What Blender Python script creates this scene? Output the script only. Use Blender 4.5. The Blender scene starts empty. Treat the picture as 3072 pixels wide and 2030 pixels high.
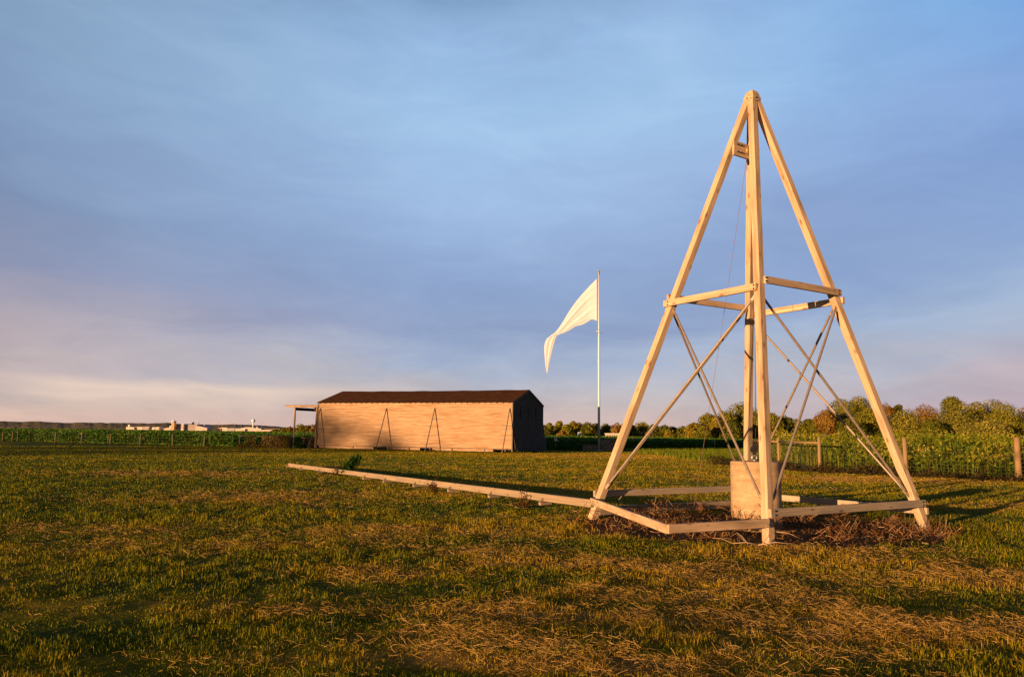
import bpy, math, random
import numpy as np
from mathutils import Vector, Matrix

PI = math.pi
R = math.radians
random.seed(7)
rng = np.random.default_rng(11)
S = bpy.context.scene
COL = S.collection

# ------------------------------------------------------------------ camera model
CH = 1.6                       # eye height
F_PX = 2300.0                  # focal length in photo pixels (3072 wide)
PITCH = R(7.176)
ROLL = R(0.77)
_cp, _sp = math.cos(PITCH), math.sin(PITCH)
_c, _s = math.cos(ROLL), math.sin(ROLL)
_R0 = Vector((1, 0, 0)); CF = Vector((0, _cp, _sp)); _U0 = Vector((0, -_sp, _cp))
CR = _c * _R0 + _s * _U0
CU = -_s * _R0 + _c * _U0


def ray(u, v):
    return CF + CR * ((u - 1536) / F_PX) - CU * ((v - 1015) / F_PX)


def G(u, v, z=0.0):
    """photo pixel -> point on the plane at height z"""
    d = ray(u, v)
    return Vector((0, 0, CH)) + d * ((z - CH) / d.z)


def D(u, v, Y):
    """photo pixel -> point at depth Y"""
    d = ray(u, v)
    return Vector((0, 0, CH)) + d * (Y / d.y)


# ------------------------------------------------------------------ object helpers
def tag(o, label=None, cat=None, group=None, kind=None):
    if label: o['label'] = label
    if cat: o['category'] = cat
    if group: o['group'] = group
    if kind: o['kind'] = kind
    return o


def thing(name, loc, label, cat, group=None):
    o = bpy.data.objects.new(name, None)
    o.empty_display_size = 0.3
    COL.objects.link(o)
    o.location = loc
    return tag(o, label, cat, group)


def link_mesh(me, name, mat, parent=None):
    o = bpy.data.objects.new(name, me)
    COL.objects.link(o)
    if mat is not None:
        for m in (mat if isinstance(mat, (list, tuple)) else [mat]):
            me.materials.append(m)
    if parent is not None:
        o.parent = parent
        # vertices are given in world coordinates: cancel the parent's place
        M = Matrix.Identity(4)
        p = parent
        while p is not None:
            M = Matrix.Translation(p.location) @ M if p.type == 'EMPTY' else M
            p = p.parent
        me.transform(M.inverted())
    return o


class MB:
    """collects simple solids in world coordinates; 'loc' keeps grain coordinates"""
    def __init__(s):
        s.v = []; s.f = []; s.g = []; s.sm = []; s.mi = []

    def add(s, vs, fs, gs=None, smooth=False, mi=0):
        b = len(s.v)
        s.v += [tuple(v) for v in vs]
        s.g += [tuple(g) for g in (gs if gs is not None else vs)]
        for f in fs:
            s.f.append(tuple(b + i for i in f)); s.sm.append(smooth); s.mi.append(mi)

    def box(s, c, ax, ay, az, sx, sy, sz, bev=0.0, mi=0):
        c = Vector(c); ax = Vector(ax).normalized(); ay = Vector(ay).normalized(); az = Vector(az).normalized()
        o = Vector((random.uniform(0, 40), random.uniform(0, 40), random.uniform(0, 40)))
        hx, hy, hz = sx / 2, sy / 2, sz / 2
        if bev <= 0:
            pts = [(i * hx, j * hy, k * hz) for k in (-1, 1) for j in (-1, 1) for i in (-1, 1)]
            vs = [c + ax * p[0] + ay * p[1] + az * p[2] for p in pts]
            gs = [Vector(p) + o for p in pts]
            s.add(vs, [(0, 2, 3, 1), (4, 5, 7, 6), (0, 1, 5, 4), (2, 6, 7, 3), (0, 4, 6, 2), (1, 3, 7, 5)], gs, mi=mi)
            return
        # beam with chamfered long edges (long axis = x)
        b = bev
        prof = [(-hy + b, -hz), (hy - b, -hz), (hy, -hz + b), (hy, hz - b), (hy - b, hz), (-hy + b, hz), (-hy, hz - b), (-hy, -hz + b)]
        pts = [(x, p[0], p[1]) for x in (-hx, hx) for p in prof]
        vs = [c + ax * p[0] + ay * p[1] + az * p[2] for p in pts]
        gs = [Vector(p) + o for p in pts]
        fs = [(i, (i + 1) % 8, 8 + (i + 1) % 8, 8 + i) for i in range(8)]
        fs += [tuple(range(7, -1, -1)), tuple(range(8, 16))]
        s.add(vs, fs, gs, mi=mi)

    def beam(s, p0, p1, w, h, up=(0, 0, 1), bev=0.006, mi=0):
        """w across, h along 'up'"""
        p0 = Vector(p0); p1 = Vector(p1); ax = (p1 - p0); L = ax.length; ax.normalize()
        up = Vector(up); az = (up - ax * up.dot(ax)).normalized(); ay = az.cross(ax)
        s.box((p0 + p1) / 2, ax, ay, az, L, w, h, bev, mi)

    def tube(s, pts, rad, n=10, cap=True, mi=0, smooth=True):
        pts = [Vector(p) for p in pts]
        if not isinstance(rad, (list, tuple)): rad = [rad] * len(pts)
        rings = []; gg = []
        acc = 0; prev = None
        for i, p in enumerate(pts):
            t = (pts[min(i + 1, len(pts) - 1)] - pts[max(i - 1, 0)]).normalized()
            if prev is None:
                a = Vector((0, 0, 1)) if abs(t.z) < 0.9 else Vector((1, 0, 0))
            else:
                a = prev
            n1 = (a - t * a.dot(t)).normalized(); prev = n1
            n2 = t.cross(n1)
            if i: acc += (pts[i] - pts[i - 1]).length
            for k in range(n):
                an = 2 * PI * k / n
                d = n1 * math.cos(an) + n2 * math.sin(an)
                rings.append(p + d * rad[i]); gg.append((acc, math.cos(an) * rad[i], math.sin(an) * rad[i]))
        fs = []
        for i in range(len(pts) - 1):
            for k in range(n):
                a = i * n + k; b = i * n + (k + 1) % n
                fs.append((a, b, b + n, a + n))
        s.add(rings, fs, gg, smooth=smooth, mi=mi)
        if cap:
            b = len(s.v) - len(rings)
            s.f.append(tuple(b + k for k in range(n - 1, -1, -1))); s.sm.append(False); s.mi.append(mi)
            e = b + (len(pts) - 1) * n
            s.f.append(tuple(e + k for k in range(n))); s.sm.append(False); s.mi.append(mi)

    def sphere(s, c, r, n=12, m=8, sz=1.0, mi=0):
        c = Vector(c); vs = [c + Vector((0, 0, -r * sz))]
        for j in range(1, m):
            th = -PI / 2 + PI * j / m
            for k in range(n):
                a = 2 * PI * k / n
                vs.append(c + Vector((r * math.cos(th) * math.cos(a), r * math.cos(th) * math.sin(a), r * sz * math.sin(th))))
        vs.append(c + Vector((0, 0, r * sz)))
        fs = [(0, 1 + (k + 1) % n, 1 + k) for k in range(n)]
        for j in range(m - 2):
            for k in range(n):
                a = 1 + j * n + k; b = 1 + j * n + (k + 1) % n
                fs.append((a, b, b + n, a + n))
        t = len(vs) - 1; e = 1 + (m - 2) * n
        fs += [(e + k, e + (k + 1) % n, t) for k in range(n)]
        s.add(vs, fs, smooth=True, mi=mi)

    def build(s, name, mat, parent=None):
        me = bpy.data.meshes.new(name)
        me.from_pydata(s.v, [], s.f)
        me.polygons.foreach_set('use_smooth', s.sm)
        me.polygons.foreach_set('material_index', s.mi)
        a = me.attributes.new('loc', 'FLOAT_VECTOR', 'POINT')
        a.data.foreach_set('vector', np.array(s.g, dtype=np.float32).ravel())
        return link_mesh(me, name, mat, parent)


def np_mesh(name, co, faces_n, idx, mat, attrs=None, parent=None, smooth=False, mi=None):
    """co (N,3); idx flat indices; faces_n: verts per face (int or array)"""
    me = bpy.data.meshes.new(name)
    co = np.ascontiguousarray(co, dtype=np.float32); idx = np.ascontiguousarray(idx, dtype=np.int32).ravel()
    nf = len(idx) // faces_n if isinstance(faces_n, int) else len(faces_n)
    me.vertices.add(len(co)); me.vertices.foreach_set('co', co.ravel())
    me.loops.add(len(idx)); me.loops.foreach_set('vertex_index', idx)
    me.polygons.add(nf)
    if isinstance(faces_n, int):
        st = np.arange(nf, dtype=np.int32) * faces_n
    else:
        st = np.concatenate([[0], np.cumsum(faces_n)[:-1]]).astype(np.int32)
    me.polygons.foreach_set('loop_start', st)
    if mi is not None: me.polygons.foreach_set('material_index', np.asarray(mi, dtype=np.int32))
    me.polygons.foreach_set('use_smooth', np.full(nf, smooth))
    me.update(calc_edges=True)
    for k, (typ, dat) in (attrs or {}).items():
        a = me.attributes.new(k, typ, 'POINT')
        if typ == 'FLOAT':
            a.data.foreach_set('value', np.ascontiguousarray(dat, dtype=np.float32).ravel())
        else:
            a.data.foreach_set('vector', np.ascontiguousarray(dat, dtype=np.float32).ravel())
    return link_mesh(me, name, mat, parent)


# ------------------------------------------------------------------ noise in numpy
def _hash(ix, iy, seed):
    h = (ix.astype(np.int64) * 374761393 + iy.astype(np.int64) * 668265263 + seed * 1442695041) & 0xffffffff
    h = ((h ^ (h >> 13)) * 1274126177) & 0xffffffff
    return ((h ^ (h >> 16)) & 0xffff) / 65535.0


def vnoise(x, y, seed=0):
    x = np.asarray(x, float); y = np.asarray(y, float)
    ix = np.floor(x); iy = np.floor(y); fx = x - ix; fy = y - iy
    fx = fx * fx * (3 - 2 * fx); fy = fy * fy * (3 - 2 * fy)
    a = _hash(ix, iy, seed); b = _hash(ix + 1, iy, seed); c = _hash(ix, iy + 1, seed); d = _hash(ix + 1, iy + 1, seed)
    return (a * (1 - fx) + b * fx) * (1 - fy) + (c * (1 - fx) + d * fx) * fy


def fbm(x, y, seed=0, o=4):
    s = 0; a = .5; t = 0
    for i in range(o):
        s = s + a * vnoise(x, y, seed + i * 17); t += a; a *= .5
        x = x * 2.03 + 3.1; y = y * 2.03 + 1.7
    return s / t


def sstep(a, b, x):
    t = np.clip((x - a) / (b - a), 0, 1)
    return t * t * (3 - 2 * t)


# ------------------------------------------------------------------ material helpers
def new_mat(name):
    m = bpy.data.materials.new(name); m.use_nodes = True
    nt = m.node_tree; bs = nt.nodes['Principled BSDF']
    return m, nt, bs


def nd(nt, typ, **kw):
    n = nt.nodes.new(typ)
    for k, v in kw.items():
        if k.startswith('i_'):
            n.inputs[k[2:].replace('_', ' ')].default_value = v
        else:
            setattr(n, k, v)
    return n


def ramp(nt, stops, fac=None, interp='LINEAR'):
    n = nt.nodes.new('ShaderNodeValToRGB'); n.color_ramp.interpolation = interp
    e = n.color_ramp.elements
    while len(e) < len(stops): e.new(0.5)
    for i, (p, c) in enumerate(stops):
        e[i].position = p; e[i].color = (*c, 1) if len(c) == 3 else c
    if fac is not None: nt.links.new(fac, n.inputs[0])
    return n


def wood_mat(name, c0, c1, knot=(0.10, 0.055, 0.03), rough=0.75, grain=30, knots=True, streak=0.5, stain=(0.25, 0.22, 0.19), stain_amt=0.35):
    m, nt, bs = new_mat(name); L = nt.links.new
    at = nd(nt, 'ShaderNodeAttribute', attribute_name='loc')
    mp = nd(nt, 'ShaderNodeMapping'); mp.inputs['Scale'].default_value = (1.3, grain, grain)
    L(at.outputs['Vector'], mp.inputs['Vector'])
    n1 = nd(nt, 'ShaderNodeTexNoise', i_Scale=1.0, i_Detail=5.0, i_Roughness=.6, i_Distortion=.1)
    L(mp.outputs[0], n1.inputs['Vector'])
    r1 = ramp(nt, [(.3, c0), (.7, c1)], n1.outputs['Fac'])
    mp2 = nd(nt, 'ShaderNodeMapping'); mp2.inputs['Scale'].default_value = (.8, 5, 5)
    L(at.outputs['Vector'], mp2.inputs['Vector'])
    n2 = nd(nt, 'ShaderNodeTexNoise', i_Scale=1.3, i_Detail=6.0)
    L(mp2.outputs[0], n2.inputs['Vector'])
    r2 = ramp(nt, [(.48, (0, 0, 0)), (.72, (1, 1, 1))], n2.outputs['Fac'])
    mm = nd(nt, 'ShaderNodeMath', operation='MULTIPLY'); mm.inputs[1].default_value = stain_amt
    L(r2.outputs[0], mm.inputs[0])
    mx = nd(nt, 'ShaderNodeMix', data_type='RGBA'); L(mm.outputs[0], mx.inputs[0]); L(r1.outputs[0], mx.inputs[6]); mx.inputs[7].default_value = (*stain, 1)
    out = mx.outputs[2]
    if knots:
        vo = nd(nt, 'ShaderNodeTexVoronoi', i_Scale=1.0, feature='F1')
        mp3 = nd(nt, 'ShaderNodeMapping'); mp3.inputs['Scale'].default_value = (2.6, 7, 7)
        L(at.outputs['Vector'], mp3.inputs['Vector']); L(mp3.outputs[0], vo.inputs['Vector'])
        r3 = ramp(nt, [(.08, (1, 1, 1)), (.22, (0, 0, 0))], vo.outputs['Distance'])
        mx3 = nd(nt, 'ShaderNodeMix', data_type='RGBA')
        k = nd(nt, 'ShaderNodeMath', operation='MULTIPLY'); k.inputs[1].default_value = .7
        L(r3.outputs[0], k.inputs[0]); L(k.outputs[0], mx3.inputs[0]); L(out, mx3.inputs[6]); mx3.inputs[7].default_value = (*knot, 1)
        out = mx3.outputs[2]
    L(out, bs.inputs['Base Color'])
    bs.inputs['Roughness'].default_value = rough
    bs.inputs['Specular IOR Level'].default_value = .25
    bp = nd(nt, 'ShaderNodeBump', i_Strength=.35, i_Distance=.004)
    L(n1.outputs['Fac'], bp.inputs['Height']); L(bp.outputs[0], bs.inputs['Normal'])
    return m


def plain_mat(name, col, rough=.6, metal=0.0, var=.15, scale=3.0, bump=0.0, spec=.4):
    m, nt, bs = new_mat(name); L = nt.links.new
    g = nd(nt, 'ShaderNodeNewGeometry')
    n1 = nd(nt, 'ShaderNodeTexNoise', i_Scale=scale, i_Detail=6.0, i_Roughness=.65)
    L(g.outputs['Position'], n1.inputs['Vector'])
    a = tuple(max(0, c * (1 - var)) for c in col); b = tuple(min(1, c * (1 + var)) for c in col)
    r1 = ramp(nt, [(.3, a), (.7, b)], n1.outputs['Fac'])
    L(r1.outputs[0], bs.inputs['Base Color'])
    bs.inputs['Roughness'].default_value = rough; bs.inputs['Metallic'].default_value = metal
    bs.inputs['Specular IOR Level'].default_value = spec
    if bump:
        bp = nd(nt, 'ShaderNodeBump', i_Strength=.6, i_Distance=bump)
        L(n1.outputs['Fac'], bp.inputs['Height']); L(bp.outputs[0], bs.inputs['Normal'])
    return m


def leaf_mat(name, stops, rough=.7, trans=.35):
    """colour from the 'tone' attribute, plus translucency"""
    m, nt, bs = new_mat(name); L = nt.links.new
    at = nd(nt, 'ShaderNodeAttribute', attribute_name='tone')
    r1 = ramp(nt, stops, at.outputs['Fac'])
    L(r1.outputs[0], bs.inputs['Base Color'])
    bs.inputs['Roughness'].default_value = rough; bs.inputs['Specular IOR Level'].default_value = .15
    if trans > 0:
        tr = nd(nt, 'ShaderNodeBsdfTranslucent'); L(r1.outputs[0], tr.inputs[0])
        mx = nd(nt, 'ShaderNodeMixShader'); mx.inputs[0].default_value = trans
        L(bs.outputs[0], mx.inputs[1]); L(tr.outputs[0], mx.inputs[2])
        L(mx.outputs[0], nt.nodes['Material Output'].inputs[0])
    return m


M = {}
M['wood'] = wood_mat('pale_timber', (.48, .325, .195), (.76, .55, .37), knot=(.16, .075, .03), stain=(.33, .235, .14), stain_amt=1.0)
M['wood_worn'] = wood_mat('worn_timber', (.36, .28, .19), (.56, .45, .32), stain_amt=.7)
M['rail'] = wood_mat('rail_timber', (.27, .20, .13), (.42, .32, .21), stain_amt=.6)
M['steel'] = plain_mat('weathered_steel_rod', (.34, .27, .21), .5, .35, .2, 12)
M['dark_steel'] = plain_mat('dark_steel', (.06, .05, .05), .45, .7, .3, 20)
M['zinc'] = plain_mat('zinc', (.55, .54, .52), .35, .8, .1, 20)
M['rope'] = plain_mat('red_rope', (.26, .11, .09), .9, 0, .2, 30)
M['cable'] = plain_mat('cable', (.07, .07, .10), .6, .3, .1, 30)

# ------------------------------------------------------------------ sun direction
SUN_TRAVEL = Vector((.688, .7256, 0)).normalized()
SUN_EL = R(4.0)
SUN_DIR = Vector((SUN_TRAVEL.x * math.cos(SUN_EL), SUN_TRAVEL.y * math.cos(SUN_EL), -math.sin(SUN_EL)))   # light travels this way

# ------------------------------------------------------------------ layout
FEET = dict(L=Vector((1.638, 15.457, 0)), F=Vector((3.934, 11.919, 0)), R=Vector((7.558, 14.227, 0)), B=Vector((5.396, 17.76, 0)))
DC = Vector((4.799, 14.792, 0))
H_TOP = 8.277


def legp(n, z):
    f = FEET[n]; t = DC + (f - DC) * .034
    p = f + (t - f) * (z / H_TOP)
    return Vector((p.x, p.y, z))


# hay patches: photo pixel of the centre, half width / half depth on the ground (m), strength, mound height
HAY = []
for (u, v, hw, hd, st, hh) in [
        (1690, 1840, .55, .30, 1.0, .11), (1790, 1780, .6, .22, .8, .05), (1400, 1975, 1.0, .25, 1.0, .09), (1750, 1990, .7, .25, .9, .10),
        (1430, 1650, 1.1, .40, .7, .04), (1640, 1690, .9, .35, .8, .06), (1280, 1830, .7, .25, .8, .05), (1420, 1900, .8, .25, .7, .05),
        (2280, 1790, .9, .35, .8, .06), (2130, 1730, .9, .4, .7, .05), (2500, 1860, 1.0, .35, .8, .06), (2900, 1740, 1.3, .5, .8, .05),
        (2700, 1900, .9, .3, .7, .05), (2380, 1960, .7, .2, .7, .05), (2980, 1880, .8, .3, .6, .04), (2700, 1690, 1.2, .4, .7, .03),
        (740, 1500, 2.4, 1.3, .95, .03), (560, 1422, 3.5, 1.6, .9, .02), (980, 1480, 3.5, .9, .55, .02), (200, 1585, 1.8, .6, .6, .03),
        (620, 1640, 2.0, .7, .5, .03), (1050, 1610, 1.2, .4, .6, .03), (1180, 1590, 1.5, .6, .6, .03), (1120, 1720, .9, .35, .5, .04),
        (1950, 1700, 1.0, .35, .7, .04), (2050, 1850, .8, .3, .6, .04), (820, 1840, .4, .15, .6, .03), (760, 1960, .5, .15, .4, .03),
        (2600, 1440, 4.0, 2.0, .7, .02), (2850, 1520, 3.0, 1.2, .6, .02), (1650, 1365, 9, 5, .65, .01), (2000, 1370, 8, 5, .6, .01),
        (1300, 1445, 3, 1.0, .35, .01), (2000, 1470, 3, 1.0, .4, .01), (2500, 1650, 1.6, .5, .55, .03), (1250, 1960, .5, .2, .7, .05)]:
    g = G(u, v); HAY.append((g.x, g.y, hw, hd, st, hh))
GREEN = []
for (u, v, hw, hd, st) in [(250, 1420, 10, 6, .8), (450, 1460, 5, 2.0, .5), (100, 1490, 5, 2, .6), (1850, 1632, .9, .35, .7), (1000, 1660, 1.5, .6, .3),
                           (560, 1520, 2.5, .8, .3), (300, 1880, 1.2, .6, .5), (1650, 1935, .5, .2, .6), (1350, 1770, .8, .3, .4), (3000, 1640, 1.5, .5, .6),
                           (2060, 1935, .6, .2, .5), (700, 1750, 1.4, .6, .4), (1160, 1380, 10, 2.5, .3), (1500, 1440, 5, 1.5, .35)]:
    g = G(u, v); GREEN.append((g.x, g.y, hw, hd, st))


def soil_mask(x, y):
    """bare, weedy earth around the tower"""
    dx, dy = x - 4.5, y - 14.25
    a = R(-8); X = dx * math.cos(a) + dy * math.sin(a); Y = -dx * math.sin(a) + dy * math.cos(a)
    r = np.sqrt((X / 3.75) ** 2 + (Y / 2.7) ** 2) + (fbm(x * 1.6, y * 1.6, 5) - .5) * .5
    return 1 - sstep(.84, 1.0, r)


def dry_mask(x, y):
    d = np.hypot(x, y)
    n = fbm(x * .10 + 5, y * .22 + 9, 3, 4) * .55 + fbm(x * .7, y * 1.1, 8, 4) * .45
    m = (n - .5) * 2.1 + .30 + .014 * np.clip(x, -12, 12)
    for (hx, hy, hw, hd, st, hh) in HAY:
        q = ((x - hx) / hw) ** 2 + ((y - hy) / hd) ** 2
        m = m + st * .8 * np.exp(-q)
    for (hx, hy, hw, hd, st) in GREEN:
        m = m - st * np.exp(-((x - hx) / hw) ** 2 - ((y - hy) / hd) ** 2)
    return np.clip(m, 0, 1)


def hay_amt(x, y):
    m = 0 * x
    w = fbm(x * 2.6, y * 3.4, 21, 3)
    for (hx, hy, hw, hd, st, hh) in HAY:
        q = ((x - hx) / hw) ** 2 + ((y - hy) / hd) ** 2
        m = m + st * np.exp(-q * .8)
    wind = sstep(.58, .74, fbm(x * .8 + 3, y * 1.5 + 2, 31, 3)) * sstep(-6, 0, x + .2 * y) * .35
    return np.clip(np.maximum(m, wind) * sstep(.30, .72, w) * 1.25, 0, 1) * (1 - soil_mask(x, y))


def height(x, y):
    d = np.hypot(x, y)
    h = (fbm(x * .9, y * .9, 41, 3) - .5) * .05 + (fbm(x * 3.3, y * 3.3, 51, 3) - .5) * .035
    return h * (1 - sstep(40, 70, d)) - .012


def hay_h(x, y):
    m = 0 * x
    for (hx, hy, hw, hd, st, hh) in HAY:
        q = ((x - hx) / hw) ** 2 + ((y - hy) / hd) ** 2
        m = np.maximum(m, hh * np.exp(-q * 1.2))
    return m + .012


# ------------------------------------------------------------------ ground sheet
def build_ground():
    rad = [0.0, .8, 1.6, 2.4, 3.1]
    while rad[-1] < 70: rad.append(rad[-1] * 1.012)
    while rad[-1] < 9000: rad.append(rad[-1] * 1.09)
    rad = np.array(rad[1:])
    # finer in front
    ang = np.concatenate([np.arange(-50, 50, .25), np.arange(50, 310, 3)]) * PI / 180
    na, nr = len(ang), len(rad)
    A, Rr = np.meshgrid(ang, rad)
    x = Rr * np.sin(A); y = Rr * np.cos(A)
    z = height(x, y)
    co = np.stack([x, y, z], -1).reshape(-1, 3)
    i = np.arange(nr - 1)[:, None] * na; k = np.arange(na)[None, :]; k2 = (k + 1) % na
    q = np.stack([i + k, i + k2, i + na + k2, i + na + k], -1).reshape(-1, 4)[:, ::-1]
    # centre cap
    co = np.vstack([co, [[0, 0, -.012]]]); ci = len(co) - 1
    tri = np.stack([np.full(na, ci), (np.arange(na) + 1) % na, np.arange(na)], -1)[:, ::-1]
    idx = np.concatenate([q.ravel(), tri.ravel()])
    fn = np.concatenate([np.full(len(q), 4), np.full(len(tri), 3)])
    dry = dry_mask(co[:, 0], co[:, 1]); soil = soil_mask(co[:, 0], co[:, 1])
    m, nt, bs = new_mat('lawn_ground'); L = nt.links.new
    at = nd(nt, 'ShaderNodeAttribute', attribute_name='dry'); so = nd(nt, 'ShaderNodeAttribute', attribute_name='soil')
    g = nd(nt, 'ShaderNodeNewGeometry')
    mp = nd(nt, 'ShaderNodeMapping'); mp.inputs['Scale'].default_value = (1, 1.6, 1); L(g.outputs['Position'], mp.inputs[0])
    n1 = nd(nt, 'ShaderNodeTexNoise', i_Scale=2.2, i_Detail=8.0, i_Roughness=.7); L(mp.outputs[0], n1.inputs['Vector'])
    n2 = nd(nt, 'ShaderNodeTexNoise', i_Scale=14.0, i_Detail=5.0, i_Roughness=.7); L(mp.outputs[0], n2.inputs['Vector'])
    a1 = nd(nt, 'ShaderNodeMath', operation='MULTIPLY_ADD'); a1.inputs[1].default_value = .9; L(n1.outputs['Fac'], a1.inputs[0]); L(at.outputs['Fac'], a1.inputs[2])
    a2 = nd(nt, 'ShaderNodeMath', operation='SUBTRACT'); a2.inputs[1].default_value = .45; L(a1.outputs[0], a2.inputs[0])
    r = ramp(nt, [(0, (.075, .105, .002)), (.35, (.22, .19, .004)), (.7, (.33, .215, .020)), (1, (.42, .26, .06))], a2.outputs[0])
    r2 = ramp(nt, [(.3, (.45, .45, .45)), (.7, (1.2, 1.2, 1.2))], n2.outputs['Fac'])
    mu = nd(nt, 'ShaderNodeMix', data_type='RGBA', blend_type='MULTIPLY'); mu.inputs[0].default_value = 1
    L(r.outputs[0], mu.inputs[6]); L(r2.outputs[0], mu.inputs[7])
    mx = nd(nt, 'ShaderNodeMix', data_type='RGBA'); L(so.outputs['Fac'], mx.inputs[0]); L(mu.outputs[2], mx.inputs[6]); mx.inputs[7].default_value = (.085, .048, .020, 1)
    # beyond the mown lawn
    ln = nd(nt, 'ShaderNodeVectorMath', operation='LENGTH'); L(g.outputs['Position'], ln.inputs[0])
    mr = nd(nt, 'ShaderNodeMapRange'); mr.inputs[1].default_value = 900; mr.inputs[2].default_value = 1100; L(ln.outputs['Value'], mr.inputs[0])
    m3 = nd(nt, 'ShaderNodeMix', data_type='RGBA'); L(mr.outputs[0], m3.inputs[0]); L(mx.outputs[2], m3.inputs[6]); m3.inputs[7].default_value = (.28, .19, .10, 1)
    L(m3.outputs[2], bs.inputs['Base Color']); bs.inputs['Roughness'].default_value = .95; bs.inputs['Specular IOR Level'].default_value = .05
    bp = nd(nt, 'ShaderNodeBump', i_Strength=1.0, i_Distance=.05); L(n2.outputs['Fac'], bp.inputs['Height']); L(bp.outputs[0], bs.inputs['Normal'])
    o = np_mesh('ground', co, fn, idx, m, {'dry': ('FLOAT', dry), 'soil': ('FLOAT', soil)}, smooth=True)
    tag(o, kind='structure')


# ------------------------------------------------------------------ blades
def blades(name, x, y, z, hgt, wid, lean, tone, mat, curl=.5, parent=None, azim=None, base_drop=.01):
    """each blade: base pair, mid pair, tip"""
    n = len(x)
    a = rng.uniform(0, 2 * PI, n) if azim is None else azim
    fa = rng.uniform(0, 2 * PI, n)
    dx, dy = np.cos(a), np.sin(a)           # lean direction
    wx, wy = np.cos(fa), np.sin(fa)
    co = np.zeros((n, 5, 3), dtype=np.float32)
    s1 = np.sin(lean) * .45; c1 = np.cos(lean * .7)
    s2 = np.sin(np.minimum(lean * (1 + curl), 1.5)); c2 = np.cos(np.minimum(lean * (1 + curl), 1.5))
    mx_ = x + dx * hgt * s1 * .5; my_ = y + dy * hgt * s1 * .5; mz = z + hgt * .5 * c1
    tx = mx_ + dx * hgt * .5 * s2; ty = my_ + dy * hgt * .5 * s2; tz = mz + hgt * .5 * c2
    for j, sg in ((0, -1), (1, 1)):
        co[:, j, 0] = x + wx * wid * .5 * sg; co[:, j, 1] = y + wy * wid * .5 * sg; co[:, j, 2] = z - base_drop
    for j, sg in ((2, 1), (3, -1)):
        co[:, j, 0] = mx_ + wx * wid * .42 * sg; co[:, j, 1] = my_ + wy * wid * .42 * sg; co[:, j, 2] = mz
    co[:, 4, 0] = tx; co[:, 4, 1] = ty; co[:, 4, 2] = tz
    b = (np.arange(n) * 5)[:, None]
    idx = np.concatenate([b + np.array([[0, 1, 2, 3]]), b + np.array([[3, 2, 4]])], 1).ravel()
    fn = np.tile([4, 3], n)
    tn = np.repeat(tone, 5)
    return np_mesh(name, co.reshape(-1, 3), fn, idx, mat, {'tone': ('FLOAT', tn)}, parent=parent)


def strands(name, p, d, ln, wid, tone, mat, bend=.3, parent=None):
    """flat-lying curved strips: p start (n,3), d unit direction (n,3)"""
    n = len(p)
    side = np.stack([-d[:, 1], d[:, 0], np.zeros(n)], -1); side /= np.linalg.norm(side, axis=1)[:, None] + 1e-6
    up = np.cross(side, d) * -1
    rl = rng.uniform(0, 2 * PI, n)[:, None]
    w = side * np.cos(rl) + up * np.sin(rl)
    bd = (rng.uniform(-1, 1, (n, 1)) * side + rng.uniform(-.4, .9, (n, 1)) * np.array([[0, 0, 1]])) * bend
    co = np.zeros((n, 6, 3))
    for k, t in enumerate((0, .5, 1)):
        c = p + d * (ln * t)[:, None] + bd * (ln * (t * (1 - t) * 2))[:, None]
        co[:, 2 * k] = c - w * (wid * .5)[:, None]; co[:, 2 * k + 1] = c + w * (wid * .5)[:, None]
    b = (np.arange(n) * 6)[:, None]
    idx = np.concatenate([b + np.array([[0, 1, 3, 2]]), b + np.array([[2, 3, 5, 4]])], 1).ravel()
    return np_mesh(name, co.reshape(-1, 3), 4, idx, mat, {'tone': ('FLOAT', np.repeat(tone, 6))}, parent=parent)


FENCE_L_PX = [(8, 1322.5), (89, 1323.5), (166, 1327.5), (244, 1329.6), (330, 1331.7), (420, 1334.2), (518, 1336.3), (613, 1338.5)]
FENCE_L = [G(u, v) for u, v in FENCE_L_PX]
SUN_AZ = math.atan2(SUN_TRAVEL.x, SUN_TRAVEL.y)


def in_lawn(x, y):
    """keep the mown grass this side of the fences"""
    ok = np.ones(len(x), bool)
    # right fence: from (15.7,39.5) to (22,33.6) and on
    t = (y - 39.5) + (x - 15.7) * (5.9 / 6.3)
    ok &= ~((t > -1.0) & (x > 15.2))
    ok &= y < 88
    return ok


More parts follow.
